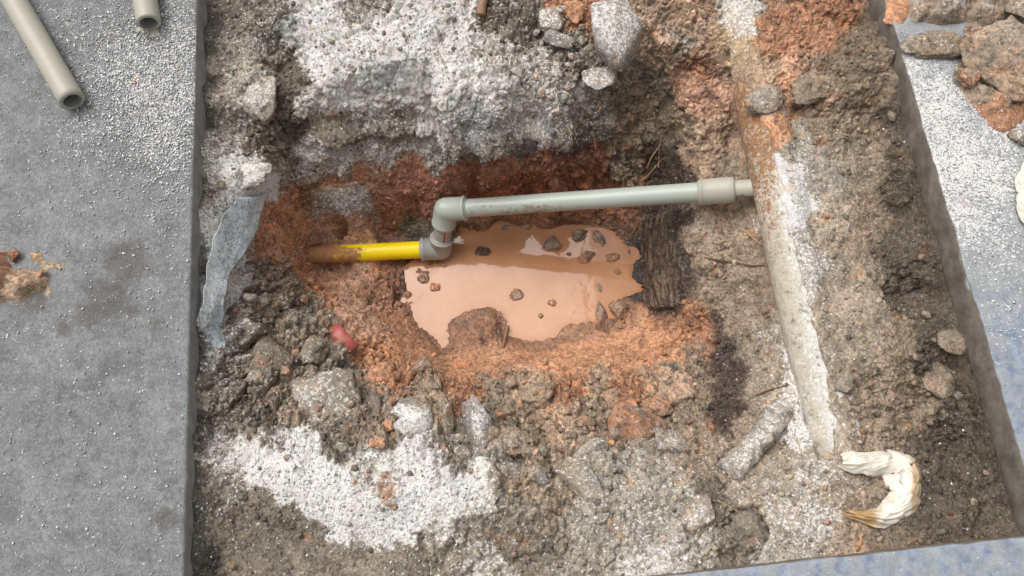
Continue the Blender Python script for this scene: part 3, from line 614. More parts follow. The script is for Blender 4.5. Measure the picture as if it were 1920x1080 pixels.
tag(water, 'muddy orange puddle at the bottom of the hole', 'puddle', kind='structure')

# ------------------------------------------------------------------ the pipe run: yellow pipe, two elbows, riser, long grey pipe, coupling, stub
M_PGREY = mud_pipe_mat('grey_green_plastic', (.40, .435, .385), .36, mud=(.36, .27, .18))
M_PBEIGE = mud_pipe_mat('aged_beige_plastic', (.42, .405, .335), .45, mud=(.30, .22, .15))
M_FIT = mud_pipe_mat('grey_plastic_fitting', (.36, .365, .335), .36, mud=(.36, .27, .18))
M_YEL = mud_pipe_mat('yellow_plastic', (1.0, .73, .005), .3, mud=(.50, .25, .11))
M_RED = plain_mat('red_stripe_ink', (.42, .03, .03), .4)
PR = 0.0152; SR = 0.0200
e_up = V(836, 393, -.225); e_lo = V(826, 466, -.3125)
y_end = V(528, 482, -.292); l_end = V(1345, 358, -.1265)
run = empty('pipe_run', tuple(e_lo))
tag(run, 'joined pipe line of yellow pipe, two elbows, long grey pipe and coupling above puddle', 'pipe')
def mud_at(fn): return lambda v: dict(mud=fn(*project(v)))
def d_(a, b): return (Vector(b) - Vector(a)).normalized()
dl = d_(e_up, l_end); dr = d_(e_lo, e_up); dyl = d_(e_lo, y_end)
def elbow(name, c, d1, d2, l1, l2, r, mat, mudfn):
    c = Vector(c); V_, F_, base = [], [], 0
    for d, l in ((d1, l1), (d2, l2)):
        path = [c, c + d * (l - .0055), c + d * (l - .0045), c + d * (l - .0012), c + d * l, c + d * l, c + d * (l - .0008)]
        rad = [r, r, r + .0011, r + .0011, r + .0004, PR + .0020, PR + .0010]
        v, f = sweep(path, rad, 56, False, d); V_.append(v); F_.append(f + base); base += len(v)
    a = np.linspace(0, np.pi, 25); b_ = np.linspace(0, 2 * np.pi, 48, endpoint=False); A_, B_ = np.meshgrid(a, b_, indexing='ij')
    v = np.array(c) + r * 1.004 * np.stack([np.sin(A_) * np.cos(B_), np.sin(A_) * np.sin(B_), np.cos(A_)], -1).reshape(-1, 3)
    V_.append(v); F_.append(grid_faces(25, 48, True)[:, ::-1] + base)
    v = np.concatenate(V_)
    o = mesh_np(name, v, np.concatenate(F_), mat, run, True, mud_at(mudfn)(v))
    for d, l in ((d1, l1), (d2, l2)):                            # bead of melted plastic where the pipe enters
        tube_part('weld_bead', [c + d * (l - .0006), c + d * (l + .0012), c + d * (l + .0026)], [PR + .0024, PR + .0022, PR + .0006], mat, o, 40, True, mud_at(lambda x, y: 0 * x + .34))
    return o
elbow('elbow', e_up, dl, -dr, .036, .034, SR, M_PGREY, lambda x, y: 0 * x + .26)
elbow('elbow', e_lo, dyl, dr, .034, .028, SR, M_FIT, lambda x, y: np.where(y > 478, .38, .28))
riser = tube_part('riser_pipe', lerp_path(e_lo + dr * .01, e_up - dr * .01, 12), [PR] * 12, M_FIT, run, 40, True, mud_at(lambda x, y: 0 * x + .3))
# printed red line on the riser, on the side towards the near bank
side = Vector((0.12, -1, 0.25)); side = (side - dr * side.dot(dr)).normalized(); tang = dr.cross(side)
sp0, sp1 = e_lo + dr * .031, e_up - dr * .036
vs_, rows = [], 8
for t in np.linspace(0, 1, rows):
    for a in (-.075, -.025, .025, .075):
        vs_.append(sp0.lerp(sp1, t) + (side * math.cos(a) + tang * math.sin(a)) * (PR + .0004))
mesh_np('red_stripe', np.array([tuple(p) for p in vs_]), grid_faces(rows, 4), M_RED, riser)
tube_part('yellow_pipe', lerp_path(e_lo + dyl * .015, y_end, 90), [PR] * 90, M_YEL, run, 48, True,
          mud_at(lambda x, y: np.clip(.70 - (x - 600) / 120., .0, 1.0) + .34 * np.exp(-((x - 672) / 30) ** 2) * (y > 464) + .10))
c_dir = dl
c_half = (V(1378, 356, -.123) - V(1312, 360, -.131)).length / 2
lp0, lp1 = e_up + dl * .012, l_end - dl * (c_half - .008)
tube_part('long_pipe', lerp_path(lp0, lp1, 60), [PR] * 60, M_PGREY, run, 48, True, mud_at(lambda x, y: .30 + .12 * (y > 384) + .10 * np.exp(-((x - 1000) / 60) ** 2) + 0 * x))
cp, cr = [], []
for t, r in ((-1, .0188), (-.985, .0203), (-.93, .0206), (-.90, .0198), (-.6, .0198), (.6, .0198), (.86, .0196), (.97, .0178), (1, .0160)):
    cp.append(l_end + dl * (c_half * t)); cr.append(r)
coup = tube_part('coupling', cp, cr, M_PBEIGE, run, 48, True, mud_at(lambda x, y: .28 + .12 * (y > 370) + 0 * x))
a0 = l_end - dl * c_half
tube_part('weld_bead', [a0 + dl * .002, a0 - dl * .0012, a0 - dl * .003], [.0188, .0186, .0165], M_PBEIGE, coup, 40, True, mud_at(lambda x, y: .3 + 0 * x))
tube_part('stub_pipe', lerp_path(l_end + dl * .01, l_end + dl * (c_half + .036), 20), [.0142] * 20, M_PBEIGE, run, 40, True, mud_at(lambda x, y: .36 + .2 * (y > 366) + 0 * x))

# ------------------------------------------------------------------ the old buried pipe
def old_pipe_material():
    m, nt, bs = new_mat('peeling_old_pipe'); b = NB(nt)
    pos = b.n('ShaderNodeNewGeometry').outputs['Position']
    rust = b.attr('rust', 'Fac'); chalk = b.attr('chalk', 'Fac')
    n1 = b.noise(pos, 55, 6, .75); n2 = b.noise(pos, 190, 6, .75); n3 = b.noise(pos, 24, 4, .6)
    cell = b.vor(pos, 330); nn = b.math('ADD', b.math('MULTIPLY', n1, .55), b.math('ADD', b.math('MULTIPLY', n2, .25), b.math('MULTIPLY', b.sep(cell, 0), .20)))
    c = b.mix(b.rng(n2, .35, .65), (.50, .43, .33), (.70, .65, .56))
    rk = b.rng(b.math('SUBTRACT', rust, nn), -.06, .05)
    rc = b.mix(b.rng(n2, .35, .65), (.24, .12, .06), (.45, .235, .105))
    rc = b.mix(b.rng(b.noise(pos, 120, 6, .8), .555, .60, 0, .8), rc, (.56, .46, .33))
    c = b.mix(rk, c, rc)
    c = b.mix(b.rng(b.math('SUBTRACT', chalk, nn), -.03, .04), c, b.mix(b.sep(cell, 1), (.80, .775, .73), (.60, .57, .52)))
    c = b.mix(b.rng(b.noise(pos, 95, 7, .8), .535, .61, 0, .85), c, b.mix(b.sep(cell, 2), (.30, .23, .165), (.17, .13, .095)))
    b.put(bs.inputs['Base Color'], c); bs.inputs['Roughness'].default_value = .75; bs.inputs['Specular IOR Level'].default_value = .3
    b.put(bs.inputs['Normal'], b.bump(b.math('ADD', nn, n2), .7, .004))
    return m
ys = np.linspace(OP_Y0 - .012, OP_Y1, 260)
v, f = sweep([(op_axis(y), y, OP_ZC - 0.02 * max(0, (OP_Y0 + .03 - y) / .04)) for y in ys], [OP_R] * len(ys), 96, True)
nrm_ = v - np.stack([op_axis(v[:, 1]), v[:, 1], np.full(len(v), OP_ZC)], -1)
v = v + nrm_ / OP_R * (0.0012 * fbm(v, 60, 4, 201) + .0006 * vnoise(v, 240, 204))[:, None]
px, py = project(v); dx = v[:, 0] - op_axis(v[:, 1])
rust = .30 + .17 * (1 - sstep(300, 700, py)) * (1 - sstep(-.018, .0, dx)) + .13 * (1 - sstep(200, 480, py))
chalk = .34 + .22 * sstep(280, 380, py) * sstep(-.030, -.010, dx) + .08 * sstep(560, 640, py)
old = mesh_np('old_pipe', v, f, old_pipe_material(), attrs=dict(rust=rust, chalk=chalk))
tag(old, 'old half buried pipe with rust and peeling white coating running past the hole', 'pipe')

# ------------------------------------------------------------------ loose pipe offcuts on the grey slab
M_OFF = mud_pipe_mat('beige_plastic_offcut', (.40, .38, .315), .42, mud=(.27, .26, .24))
M_OFFIN = plain_mat('offcut_bore', (.33, .34, .31), .6, .2, 300)
def offcut(end_px, far_px, r, label, tab):
    e = V(*end_px, r + .001); fa = V(*far_px, r + .001); d = d_(e, fa); L = (fa - e).length
    root = empty('pipe_offcut', tuple(Vector((e.x, e.y, 0)))); tag(root, label, 'pipe')
    n = 40; ri = r * .70
    outer = [(e + d * (L * t), r) for t in np.linspace(0, 1, n)]
    path = [e + d * .03, e + d * .0006, e, e + d * .0008] + [p for p, _ in outer[1:]]
    rad = [ri, ri, (r + ri) / 2, r] + [q for _, q in outer[1:]]
    # outer wall with the cut ring
    v, f = sweep(path[1:], rad[1:], 56, False, d)
    v[:, 2] += np.where(np.arange(len(v)) < 56 * 3, .0006 * vnoise(v, 300, 7), 0)
    mesh_np('pipe_wall', v, f, M_OFF, root, attrs=dict(mud=.3 + .12 * vnoise(v, 40, 3)))
    v, f = sweep([e + d * .0007, e + d * .04, e + d * .10, e + d * .1001], [ri, ri, ri, 1e-4], 48, False, d)
    mesh_np('pipe_bore', v, f[:, ::-1], M_OFFIN, root)
    if tab:                                                     # torn burr left by the cutter
        side = d.cross(Vector((0, 0, 1))).normalized()
        def burr(cx, cz, w0, w1, ln, drop):
            vv = []
            for t in np.linspace(0, 1, 6):
                hw = w0 + (w1 - w0) * t
                for s_ in np.linspace(-1, 1, 5):
                    for th in (0,):
                        vv.append(e - d * (ln * t) + side * (cx + hw * s_) + Vector((0, 0, cz - drop * t * t + .0006 * math.sin(5 * s_))))
            a = np.array([tuple(q) for q in vv]); lo = a - [0, 0, .0016]
            ff = grid_faces(6, 5); al = np.concatenate([a, lo]); ff = np.concatenate([ff, ff[:, ::-1] + 30])
            ring = [0,1,2,3,4,9,14,19,24,29,28,27,26,25,20,15,10,5]
            q = np.array([[ring[i], ring[(i + 1) % 18], ring[(i + 1) % 18] + 30, ring[i] + 30] for i in range(18)])
            mesh_np('torn_burr', al, np.concatenate([ff, q]), M_OFF, root, attrs=dict(mud=np.full(60, .3)))
        burr(0.000, -r * .86, .006, .0095, .013, .0)
        burr(-r * .98, -r * .1, .004, .007, .006, .002)
    return root
offcut((136, 190), (-60, -150), .0176, 'beige plastic pipe offcut with a clean cut end near brown stains', False)
offcut((279, 44), (252, -130), .0172, 'beige plastic pipe offcut with a torn burr at its cut end', True)

# ------------------------------------------------------------------ stones and clods
import bmesh
_ico = {}
def ico(sub):
    if sub not in _ico:
        bm = bmesh.new(); bmesh.ops.create_icosphere(bm, subdivisions=sub, radius=1.0)
        _ico[sub] = (np.array([v.co[:] for v in bm.verts]), np.array([[v.index for v in f.verts] for f in bm.faces])); bm.free()
    return _ico[sub]
def rock_shape(sub, seed, cuts=10, rough=.05, flat=(.5, .85)):
    r = np.random.default_rng(seed); v, f = ico(sub); v = v.copy()
    for _ in range(cuts):
        n = r.normal(size=3); n /= np.linalg.norm(n); d = r.uniform(*flat)
        k = v @ n - d; v -= np.maximum(0, k)[:, None] * n * .96
    nn = v / (np.linalg.norm(v, axis=1, keepdims=True) + 1e-9)
    v = v + nn * (rough * 1.2 * fbm(v + seed * 3.7, 1.8, 3, seed) + rough * 1.1 * fbm(v + seed, 5, 4, seed + 7) + rough * 1.5 * (lumps(v + seed, 5.5, seed + 2) - .5))[:, None]
    return v, f
def rotm(rx, ry, rz): return np.array(Matrix.Rotation(rz, 3, 'Z') @ Matrix.Rotation(ry, 3, 'Y') @ Matrix.Rotation(rx, 3, 'X'))
def stone(name, label, cat, c, size, key, cov=.3, key2=None, mix2=.0, seed=1, rz=0., tilt=(0, 0), rough=.05, cuts=13, flat=(.42, .74), sub=4, surf=None, sink=.35, wet=0., group=None, level=None):
    flat = (flat[0] * .9, flat[1] * .95)
    """c: photo position of its middle; size: photo width, depth and a real height factor"""
    if level is not None: p = V(c[0], c[1], level)
    elif surf == 'slab': p = V(c[0], c[1], 0.0)
    else: p = ground_hit(*c)
    zc = (np.array(p) - CAM) @ R; pix = -zc[2] / F
    v, f = rock_shape(sub, seed, cuts, rough, flat)
    e = v.max(0) - v.min(0); v = (v - (v.max(0) + v.min(0)) / 2) / e * 2
    v = v * np.array([size[0] * pix / 2, size[1] * pix / 2, size[2] * min(size[0], size[1]) * pix / 2])
    v = v @ rotm(tilt[0], tilt[1], rz).T
    n = v / (np.linalg.norm(v, axis=1, keepdims=True) + 1e-9)
    up = np.clip(n[:, 2], 0, 1); hz = v[:, 2].max()
    v = v + np.array(p) + [0, 0, hz - 2 * hz * sink]
    if surf == 'slab': v[:, 2] = np.maximum(v[:, 2], 0.0005 + 0.02 * np.abs(v[:, 2]) * 0)
    b0 = np.array(PAL[key]); base = np.tile(b0, (len(v), 1)) * (1 + .25 * fbm(v, 55, 4, seed))[:, None]
    if key2:
        k = sstep(-.12, .12, fbm(v, 26, 4, seed + 5) + (mix2 - .5) * 1.2)[:, None]; base = base * (1 - k) + np.array(PAL[key2]) * k
    cv = cov * (.25 + .75 * sstep(.0, .6, up))
    if surf != 'slab' and level is None:                     # soil clings to it, most at its foot
        sa = soil_at(v); k = np.clip(.30 + .35 * fbm(v, 45, 4, seed + 6) + .5 * (1 - sstep(-.004, .014, v[:, 2] - hbase(v[:, 0], v[:, 1]))), 0, .85)
        base = base * (1 - k)[:, None] + sa[:, :3] * k[:, None]; cv = cv * (1 - k * .6) + sa[:, 3] * k * .6
    if level is not None:
        k = np.clip(.32 + .6 * fbm(v, 60, 3, seed + 6) + .5 * (1 - sstep(.001, .008, v[:, 2] - level)), 0, .9)[:, None]; base = base * (1 - k) + np.array(PAL['M']) * 1.1 * k
    o = mesh_np(name, v, f, M_ROCK, attrs=dict(base=base, cov=cv, wet=np.full(len(v), wet)), loc=tuple(np.array(p)))
    tag(o, label, cat, group); return o
S = stone
# upper crust
S('stone', 'big grey stone with white grit bedded in the crust above the hollow', 'stone', (1158, 70), (100, 150, .7), 'S', .55, 'G', .4, 3, .12, (.1, 0), .05, 12)
S('stone', 'grey angular stone with white flecks beside the big grey stone', 'stone', (1038, 45), (60, 55, .7), 'S', .45, 'D', .5, 4, .4)
S('stone', 'flat grey stone tilted in dark soil under the white flecked stone', 'stone', (1048, 78), (62, 36, .6), 'S', .2, 'D', .4, 5, -.3)
S('soil_clod', 'orange clay lump wedged between grey stones above the hole', 'clod', (1080, 25), (34, 52, .7), 'O', .05, 'M', .4, 6, .2, rough=.1)
S('stone', 'pale grey stone at the edge of the crust next to orange soil', 'stone', (1125, 150), (70, 60, .6), 'G', .4, 'C', .3, 8, .7)
S('stone_chip', 'turquoise chip lying on the white grit', 'chip', (972, 137), (26, 30, .5), 'S', .1, None, 0, 9, .3, sub=3)
S('stone_chip', 'thin blue grey chip below the turquoise chip', 'chip', (938, 176), (32, 12, .6), 'S', .05, None, 0, 10, .1, sub=3)
S('soil_clod', 'grey brown lump of crust at the left of the dark crack', 'clod', (488, 185), (80, 120, .55), 'G', .4, 'B', .4, 11, .1, rough=.1, flat=(.6, .95))
S('soil_clod', 'white dusted mound beside the top of the pale blue sheet', 'clod', (470, 330), (90, 62, .45), 'G', .6, None, 0, 12, .2, rough=.08, flat=(.65, .95))
# left bank
S('stone', 'brown blocky stone with an orange top in the left bank', 'stone', (508, 676), (88, 92, .75), 'D', .12, 'M', .35, 13, -.2, (-.15, .1), .05, 12)
S('stone', 'large crumbling brown lump below the blocky brown stone', 'stone', (612, 762), (140, 130, .55), 'B', .35, 'D', .35, 14, .1, rough=.09, flat=(.6, .92))
S('soil_clod', 'dark grey clod beside the red tag', 'clod', (618, 670), (40, 34, .7), 'D', .1, 'G', .4, 15, .4, rough=.09)
S('soil_clod', 'grey brown clod between the blocky stone and the red tag', 'clod', (588, 660), (66, 52, .7), 'B', .2, 'D', .4, 16, .9, rough=.1)
S('soil_clod', 'lumpy orange clay clod on the slope under the red tag', 'clod', (712, 705), (84, 54, .7), 'O', .05, 'M', .5, 17, .25, rough=.13, flat=(.65, .95))
S('soil_clod', 'grey brown clod at the lower end of the orange slope', 'clod', (792, 695), (48, 42, .7), 'B', .12, 'D', .3, 18, .5, rough=.1)
S('soil_clod', 'dark clod beside the foot of the pale blue sheet', 'clod', (466, 622), (70, 60, .6), 'D', .25, 'B', .4, 19, .3, rough=.12)
# rubble below the puddle
S('stone', 'pale squarish stone thick with white grit in the rubble', 'stone', (766, 785), (94, 84, .7), 'S', .7, 'G', .3, 20, .12, (.05, .1), .04, 12, (.55, .8))
S('stone', 'narrow blue grey slate stone standing in the rubble', 'stone', (898, 806), (62, 128, .7), 'S', .42, 'G', .4, 21, .32, (.1, -.15), .04, 12)
S('stone', 'large blue grey boulder with an orange clay cap in the rubble', 'stone', (1192, 800), (118, 104, .7), 'S', .12, 'M', .58, 22, .25, (.15, .15), .05, 12)
S('stone', 'blue grey stone wing leaning on the boulder with clay cap', 'stone', (1258, 832), (80, 50, .6), 'S', .15, 'G', .3, 23, -.5, (.1, .2), .05)
S('stone', 'long brown stone sloping out of the near rubble', 'stone', (1092, 902), (56, 118, .55), 'B', .28, 'S', .4, 24, .62, (.1, -.2), .05)
S('soil_clod', 'big tan clod among the rubble below the puddle', 'clod', (1010, 742), (72, 58, .75), 'C', .06, 'B', .4, 25, .2, rough=.1)
S('soil_clod', 'tan clay clod above the boulder', 'clod', (1275, 742), (58, 50, .75), 'C', .08, 'P', .5, 26, .5, rough=.1)
S('soil_clod', 'orange double clod next to the boulder', 'clod', (1232, 762), (60, 46, .7), 'O', .05, 'M', .4, 27, .2, rough=.14)
S('soil_clod', 'small red clod standing in the rubble', 'clod', (1108, 742), (32, 40, .8), 'M', .05, 'O', .4, 28, .1, rough=.1)
S('soil_clod', 'bright orange clod between pale stone and white grit', 'clod', (708, 832), (34, 26, .7), 'O', .04, None, 0, 29, .1, rough=.12)
S('soil_clod', 'red flecked clod beside the slate stone', 'clod', (868, 850), (34, 30, .7), 'M', .25, 'T', .4, 30, .1, rough=.12)
S('soil_clod', 'rough brown clod at the right of the slate stone', 'clod', (965, 825), (70, 62, .7), 'B', .18, 'M', .35, 31, .1, rough=.13)
S('soil_clod', 'red brown clod in front of the tan clod', 'clod', (1096, 796), (44, 34, .8), 'M', .08, 'B', .4, 32, .1, rough=.13)
S('stone', 'brown edge stone between the pale stone and the slate', 'stone', (836, 782), (34, 96, .7), 'B', .15, 'D', .4, 33, .25, (.1, .1), .07)
S('stone', 'dark stone slab edge beside the large crumbling lump', 'stone', (700, 770), (34, 80, .7), 'D', .12, 'B', .4, 34, .1, (0, .1), .06)
S('stone', 'grey stone under the red brown clod', 'stone', (1102, 850), (84, 52, .6), 'G', .25, 'B', .4, 35, .1, rough=.08)
S('stone_chip', 'small green grey chip at the edge of the white grit', 'chip', (1015, 896), (26, 36, .6), 'S', .15, None, 0, 36, .3, sub=3)
S('soil_clod', 'grey clod with orange flecks beside the straw', 'clod', (1308, 965), (80, 70, .45), 'G', .35, 'C', .4, 37, .4, rough=.1, flat=(.7, .95))
S('soil_clod', 'black crumbly clod near the blue slab', 'clod', (1392, 1000), (96, 80, .4), 'D', .05, None, 0, 38, .2, rough=.16, flat=(.7, .95))
# right-hand soil
S('soil_clod', 'round soft soil lump against the right slab', 'clod', (1792, 642), (70, 58, .5), 'T', .06, 'B', .4, 39, .2, rough=.06, flat=(.75, .98))
S('soil_clod', 'larger soft soil lump below the round one', 'clod', (1768, 715), (80, 90, .4), 'B', .05, 'T', .4, 40, .2, rough=.06, flat=(.75, .98))
S('stone', 'small purple grey stone alone on the tan soil', 'stone', (1582, 722), (38, 34, .7), 'S', .05, 'D', .5, 41, .2, sub=3)
S('soil_clod', 'grey clod stuck on the rusty part of the old pipe', 'clod', (1432, 190), (78, 62, .4), 'G', .22, 'B', .3, 42, .4, rough=.1, flat=(.7, .95))
S('soil_clod', 'dark clod beside the clod on the old pipe', 'clod', (1520, 165), (90, 62, .45), 'B', .06, 'D', .4, 43, .3, rough=.1, flat=(.7, .95))
S('stone', 'small orange stone next to the old pipe', 'stone', (1440, 580), (30, 18, .7), 'M', .05, None, 0, 44, .1, sub=3)
# stones standing in the puddle
def W(label, c, size, key, seed, key2=None, up=.0, wet=.9, rz=.3, rough=.17):
    return S('stone', label, 'stone', c, (size[0] * .9, size[1] * .9, size[2]), key, .10, key2, .5, seed, rz, (0, 0), rough, 9, (.6, .95), 4, None, .60 - up, wet, None, WATER_Z - .001)
W('dark stone alone in the puddle close to the elbow', (906, 472), (38, 28, .9), 'D', 50, 'K', .12)
W('grey green stone in the puddle below the long pipe', (1034, 460), (44, 36, .9), 'G', 51, 'D', .12)
W('biggest grey stone at the far shore of the puddle', (1088, 440), (42, 32, .9), 'G', 52, 'D', .15)
W('dark upright stone beside the biggest shore stone', (1122, 448), (24, 40, .9), 'D', 53, 'S', .12)
W('orange brown lump in the puddle with a dark end', (1100, 483), (42, 24, .8), 'M', 54, 'D', .15)
W('small brown lump left of the orange brown lump', (1066, 477), (16, 12, .8), 'B', 55, None, .1)
W('brown crumb cluster by the dark bank in the puddle', (1150, 482), (36, 24, .7), 'B', 56, 'M', .05)
W('small pink lump in the brown water by the dark bank', (1158, 510), (16, 14, .8), 'P', 57, None, .12)
W('thin pink lump upright in the brown water', (1124, 540), (12, 24, .8), 'P', 58, None, .1)
W('flat green chip floating in the middle of the puddle', (968, 553), (32, 30, .35), 'S', 59, 'T', .2, .3)
W('orange lump in the puddle near the mud spit', (1034, 568), (19, 20, .8), 'M', 60, 'P', .15)
W('small purple brown lump beside the orange lump', (1014, 594), (14, 15, .8), 'B', 61, 'P', .1)
W('dark stone in the small bay at the left shore', (794, 522), (26, 26, .8), 'D', 62, 'B', .15)
W('brown stone next to the dark stone in the bay', (816, 538), (24, 22, .7), 'B', 63, 'M', .1)
W('tiny grey chip under the lower elbow', (832, 498), (16, 12, .8), 'S', 64, None, .2)
W('tiny tan lump at the far shore below the pipe', (990, 427), (22, 16, .8), 'C', 65, None, .1)
W('small grey chip at the far shore near the elbow', (948, 427), (24, 12, .7), 'S', 66, None, .15)
S('stone', 'mossy grey stone on the near shore of the puddle', 'stone', (1130, 590), (30, 50, .85), 'G', .12, 'D', .4, 67, .1, rough=.07, sub=4, wet=.3)
S('soil_clod', 'brown clod behind the mossy grey shore stone', 'clod', (1166, 582), (42, 46, .7), 'B', .05, 'M', .5, 68, .3, rough=.1, wet=.3)
# on the right-hand slab
S('boulder', 'big ochre grey boulder lying on the right slab', 'stone', (1872, 135), (124, 158, .62), 'T', .12, 'C', .45, 70, .35, (.1, -.1), .045, 12, (.55, .85), 5, 'slab', .12)
S('stone', 'pale lump behind the ochre boulder', 'stone', (1908, 18), (90, 70, .6), 'T', .2, 'C', .3, 71, .3, rough=.08, surf='slab', sink=.1)
S('soil_clod', 'flat grey soil cake on the right slab beside the orange mud', 'clod', (1758, 90), (150, 56, .42), 'B', .15, 'G', .5, 72, -.05, rough=.11, flat=(.65, .95), surf='slab', sink=.05)
S('soil_clod', 'small tan clod touching the ochre boulder', 'clod', (1822, 62), (36, 30, .7), 'C', .1, 'B', .4, 73, .2, rough=.1, surf='slab', sink=.05)
S('soil_clod', 'small rusty clod at the lower edge of the soil patch', 'clod', (1808, 152), (46, 46, .6), 'M', .1, 'B', .5, 74, .2, rough=.12, surf='slab', sink=.05)
S('soil_clod', 'grey clod beside the white scrap on the right slab', 'clod', (1908, 262), (34, 40, .6), 'G', .3, 'B', .3, 75, .2, rough=.1, surf='slab', sink=.05)

def mound(name, label, cat, poly, hmax, key, key2, seed, amp=.006, cov=.1, soft=.012, kind=None):
    pw = unproject([p[0] for p in poly], [p[1] for p in poly], 0.)[:, :2]
    st = .0022; X_, Y_ = np.meshgrid(np.arange(pw[:, 0].min() - .02, pw[:, 0].max() + .02, st), np.arange(pw[:, 1].min() - .02, pw[:, 1].max() + .02, st))
    P = np.stack([X_, Y_, 0 * X_], -1)
    d = polydist(X_, Y_, pw) + .012 * fbm(P, 32, 4, seed)
    h = hmax * (1 - np.exp(-np.clip(d, 0, 1) / soft)) * (1 + .45 * fbm(P, 26, 3, seed + 2)) + np.where(d > 0, sstep(0, .012, d), 0) * amp * (1.6 * (lumps(P, 45, seed + 4) - .45) + .8 * (lumps(P, 100, seed + 6) - .4))
    h = np.where(d > 0, np.maximum(h, .0006), -.002)
    keep = d > -.004
    f = grid_faces(*X_.shape); f = f[keep.ravel()[f].all(1)]; used = np.unique(f); rm = np.full(X_.size, -1); rm[used] = np.arange(len(used))
    v = np.stack([X_, Y_, h], -1).reshape(-1, 3)[used]
    k = sstep(-.15, .15, fbm(v, 30, 4, seed + 9))[:, None]; base = (np.array(PAL[key]) * (1 - k) + np.array(PAL[key2]) * k) * (1 + .25 * fbm(v, 70, 3, seed + 1))[:, None]
    o = mesh_np(name, v, rm[f], M_ROCK, attrs=dict(base=base, cov=np.full(len(v), cov), wet=np.full(len(v), .05)), loc=(pw[:, 0].mean(), pw[:, 1].mean(), 0))
    tag(o, label, cat, None, kind); return o
mound('soil_heap', 'heap of loose grey brown soil at the far end of the right slab', 'soil heap', [(1680,-120),(1695,10),(1712,48),(1760,52),(1810,40),(1850,52),(1890,40),(1990,60),(2000,-140)], .022, 'B', 'G', 301, .012, .14)
mound('soil_patch', 'brown soil smeared under and beside the ochre boulder', 'soil patch', [(1800,120),(1790,150),(1815,190),(1830,215),(1862,245),(1885,262),(1905,235),(1960,200),(1960,100),(1850,90)], .008, 'B', 'M', 311, .006, .1)
mound('orange_mud', 'small smear of orange mud on the corner of the right slab', 'mud', [(1668,-20),(1666,36),(1690,40),(1706,22),(1700,-25)], .006, 'O', 'O', 321, .003, .02)
mound('mud_clump', 'orange brown clump of clay on the grey slab', 'mud', [(-40,480),(8,478),(20,500),(45,508),(75,512),(92,522),(85,540),(58,548),(40,566),(10,562),(-40,570)], .016, 'M', 'C', 331, .014, .05, .008)
S('soil_clod', 'small round clay crumb behind the orange clump on the grey slab', 'clod', (32, 482), (24, 24, .9), 'M', .05, 'C', .4, 76, .2, rough=.12, sub=3, surf='slab', sink=.04)
S('soil_clod', 'brown clay crumb at the tip of the orange clump', 'clod', (76, 522), (34, 26, .8), 'M', .06, 'C', .5, 77, .2, rough=.14, sub=3, surf='slab', sink=.04)
mound('dried_splash', 'pale beige splash dried on the grey slab beside the clay clump', 'splash', [(55,475),(78,474),(88,490),(120,496),(120,506),(96,508),(88,520),(100,535),(92,555),(80,550),(82,525),(70,500),(56,490)], .0008, 'T', 'Y', 341, .0004, .1)
bpy.context.view_layer.update()

# ------------------------------------------------------------------ medium clods, each its own object, in four beds of rubble
CNAME = dict(B='brown', C='tan', M='rusty', D='dark', O='orange', G='grey', S='bluish', T='sandy', R='red')
def clod_bed(n, poly, smin, smax, keys, label, group, seed, cover):
    r = np.random.default_rng(seed); protos = []
    for i in range(7):
        v, f = rock_shape(2, seed * 10 + i, 11, .12, (.42, .8)); v = v / np.abs(v).max(0); v[:, 2] *= .78
        kk = np.array(PAL[keys[i % len(keys)]]) * .8 + np.array(PAL[keys[0]]) * .2; base = np.tile(kk, (len(v), 1)) * (1 + .3 * fbm(v + i, 2.2, 3, seed))[:, None]
        me = mesh_np('soil_clod', v, f, M_ROCK, attrs=dict(base=base, cov=np.full(len(v), cover), wet=np.zeros(len(v))))
        me['label'] = label % CNAME[keys[i % len(keys)]]; protos.append(me)
    P = np.array(poly, float); k = 0
    while k < n:
        x, y = r.uniform(P[:, 0].min(), P[:, 0].max()), r.uniform(P[:, 1].min(), P[:, 1].max())
        if polydist(np.array([x]), np.array([y]), P)[0] < 0: continue
        p = ground_hit(x, y); o = protos[k] if k < 7 else protos[r.integers(7)].copy()
        if k >= 7: col.objects.link(o)
        s_ = (smin + (smax - smin) * r.random() ** 2.2) * .5
        o.location = p + Vector((0, 0, s_ * .18)); o.rotation_euler = (r.uniform(-.5, .5), r.uniform(-.5, .5), r.uniform(0, 6.28)); o.scale = (s_ * r.uniform(.85, 1.25), s_ * r.uniform(.8, 1.1), s_ * r.uniform(.7, 1.0))
        tag(o, None, 'clod', group + ', ' + o['label'].split()[1]); k += 1
clod_bed(110, [(660,720),(800,690),(1000,700),(1200,690),(1300,660),(1320,760),(1290,840),(1120,850),(960,860),(840,850),(700,830)], .008, .026, ['B','C','M','D','B','O','G'], 'small %s soil clod lying in the rubble below the puddle', 'clods in the rubble below the puddle', 5, .10)
clod_bed(60, [(440,560),(520,500),(600,540),(640,620),(640,720),(560,800),(440,790),(420,660)], .007, .022, ['B','D','B','G','B','M','T'], 'small %s soil clod on the left bank beside the blue sheet', 'clods on the left bank', 6, .16)
clod_bed(40, [(940,10),(1090,0),(1100,190),(1000,200),(930,120)], .007, .020, ['D','G','B','D','S','M','G'], 'small %s clod on the crust beside the big grey stone', 'clods on the far crust', 8, .30)
clod_bed(36, [(1600,120),(1660,120),(1720,400),(1830,800),(1880,960),(1640,960),(1700,800),(1720,600)], .006, .017, ['D','B','B','T','D','B','D'], 'small %s soil clod in the gutter along the right slab', 'clods along the right slab', 9, .04)
clod_bed(26, [(690,480),(770,500),(770,590),(720,590),(680,560),(560,540),(580,500)], .007, .018, ['M','M','B','D','M','O','R'], 'small %s wet clod beside the yellow pipe', 'clods beside the yellow pipe', 10, .03)

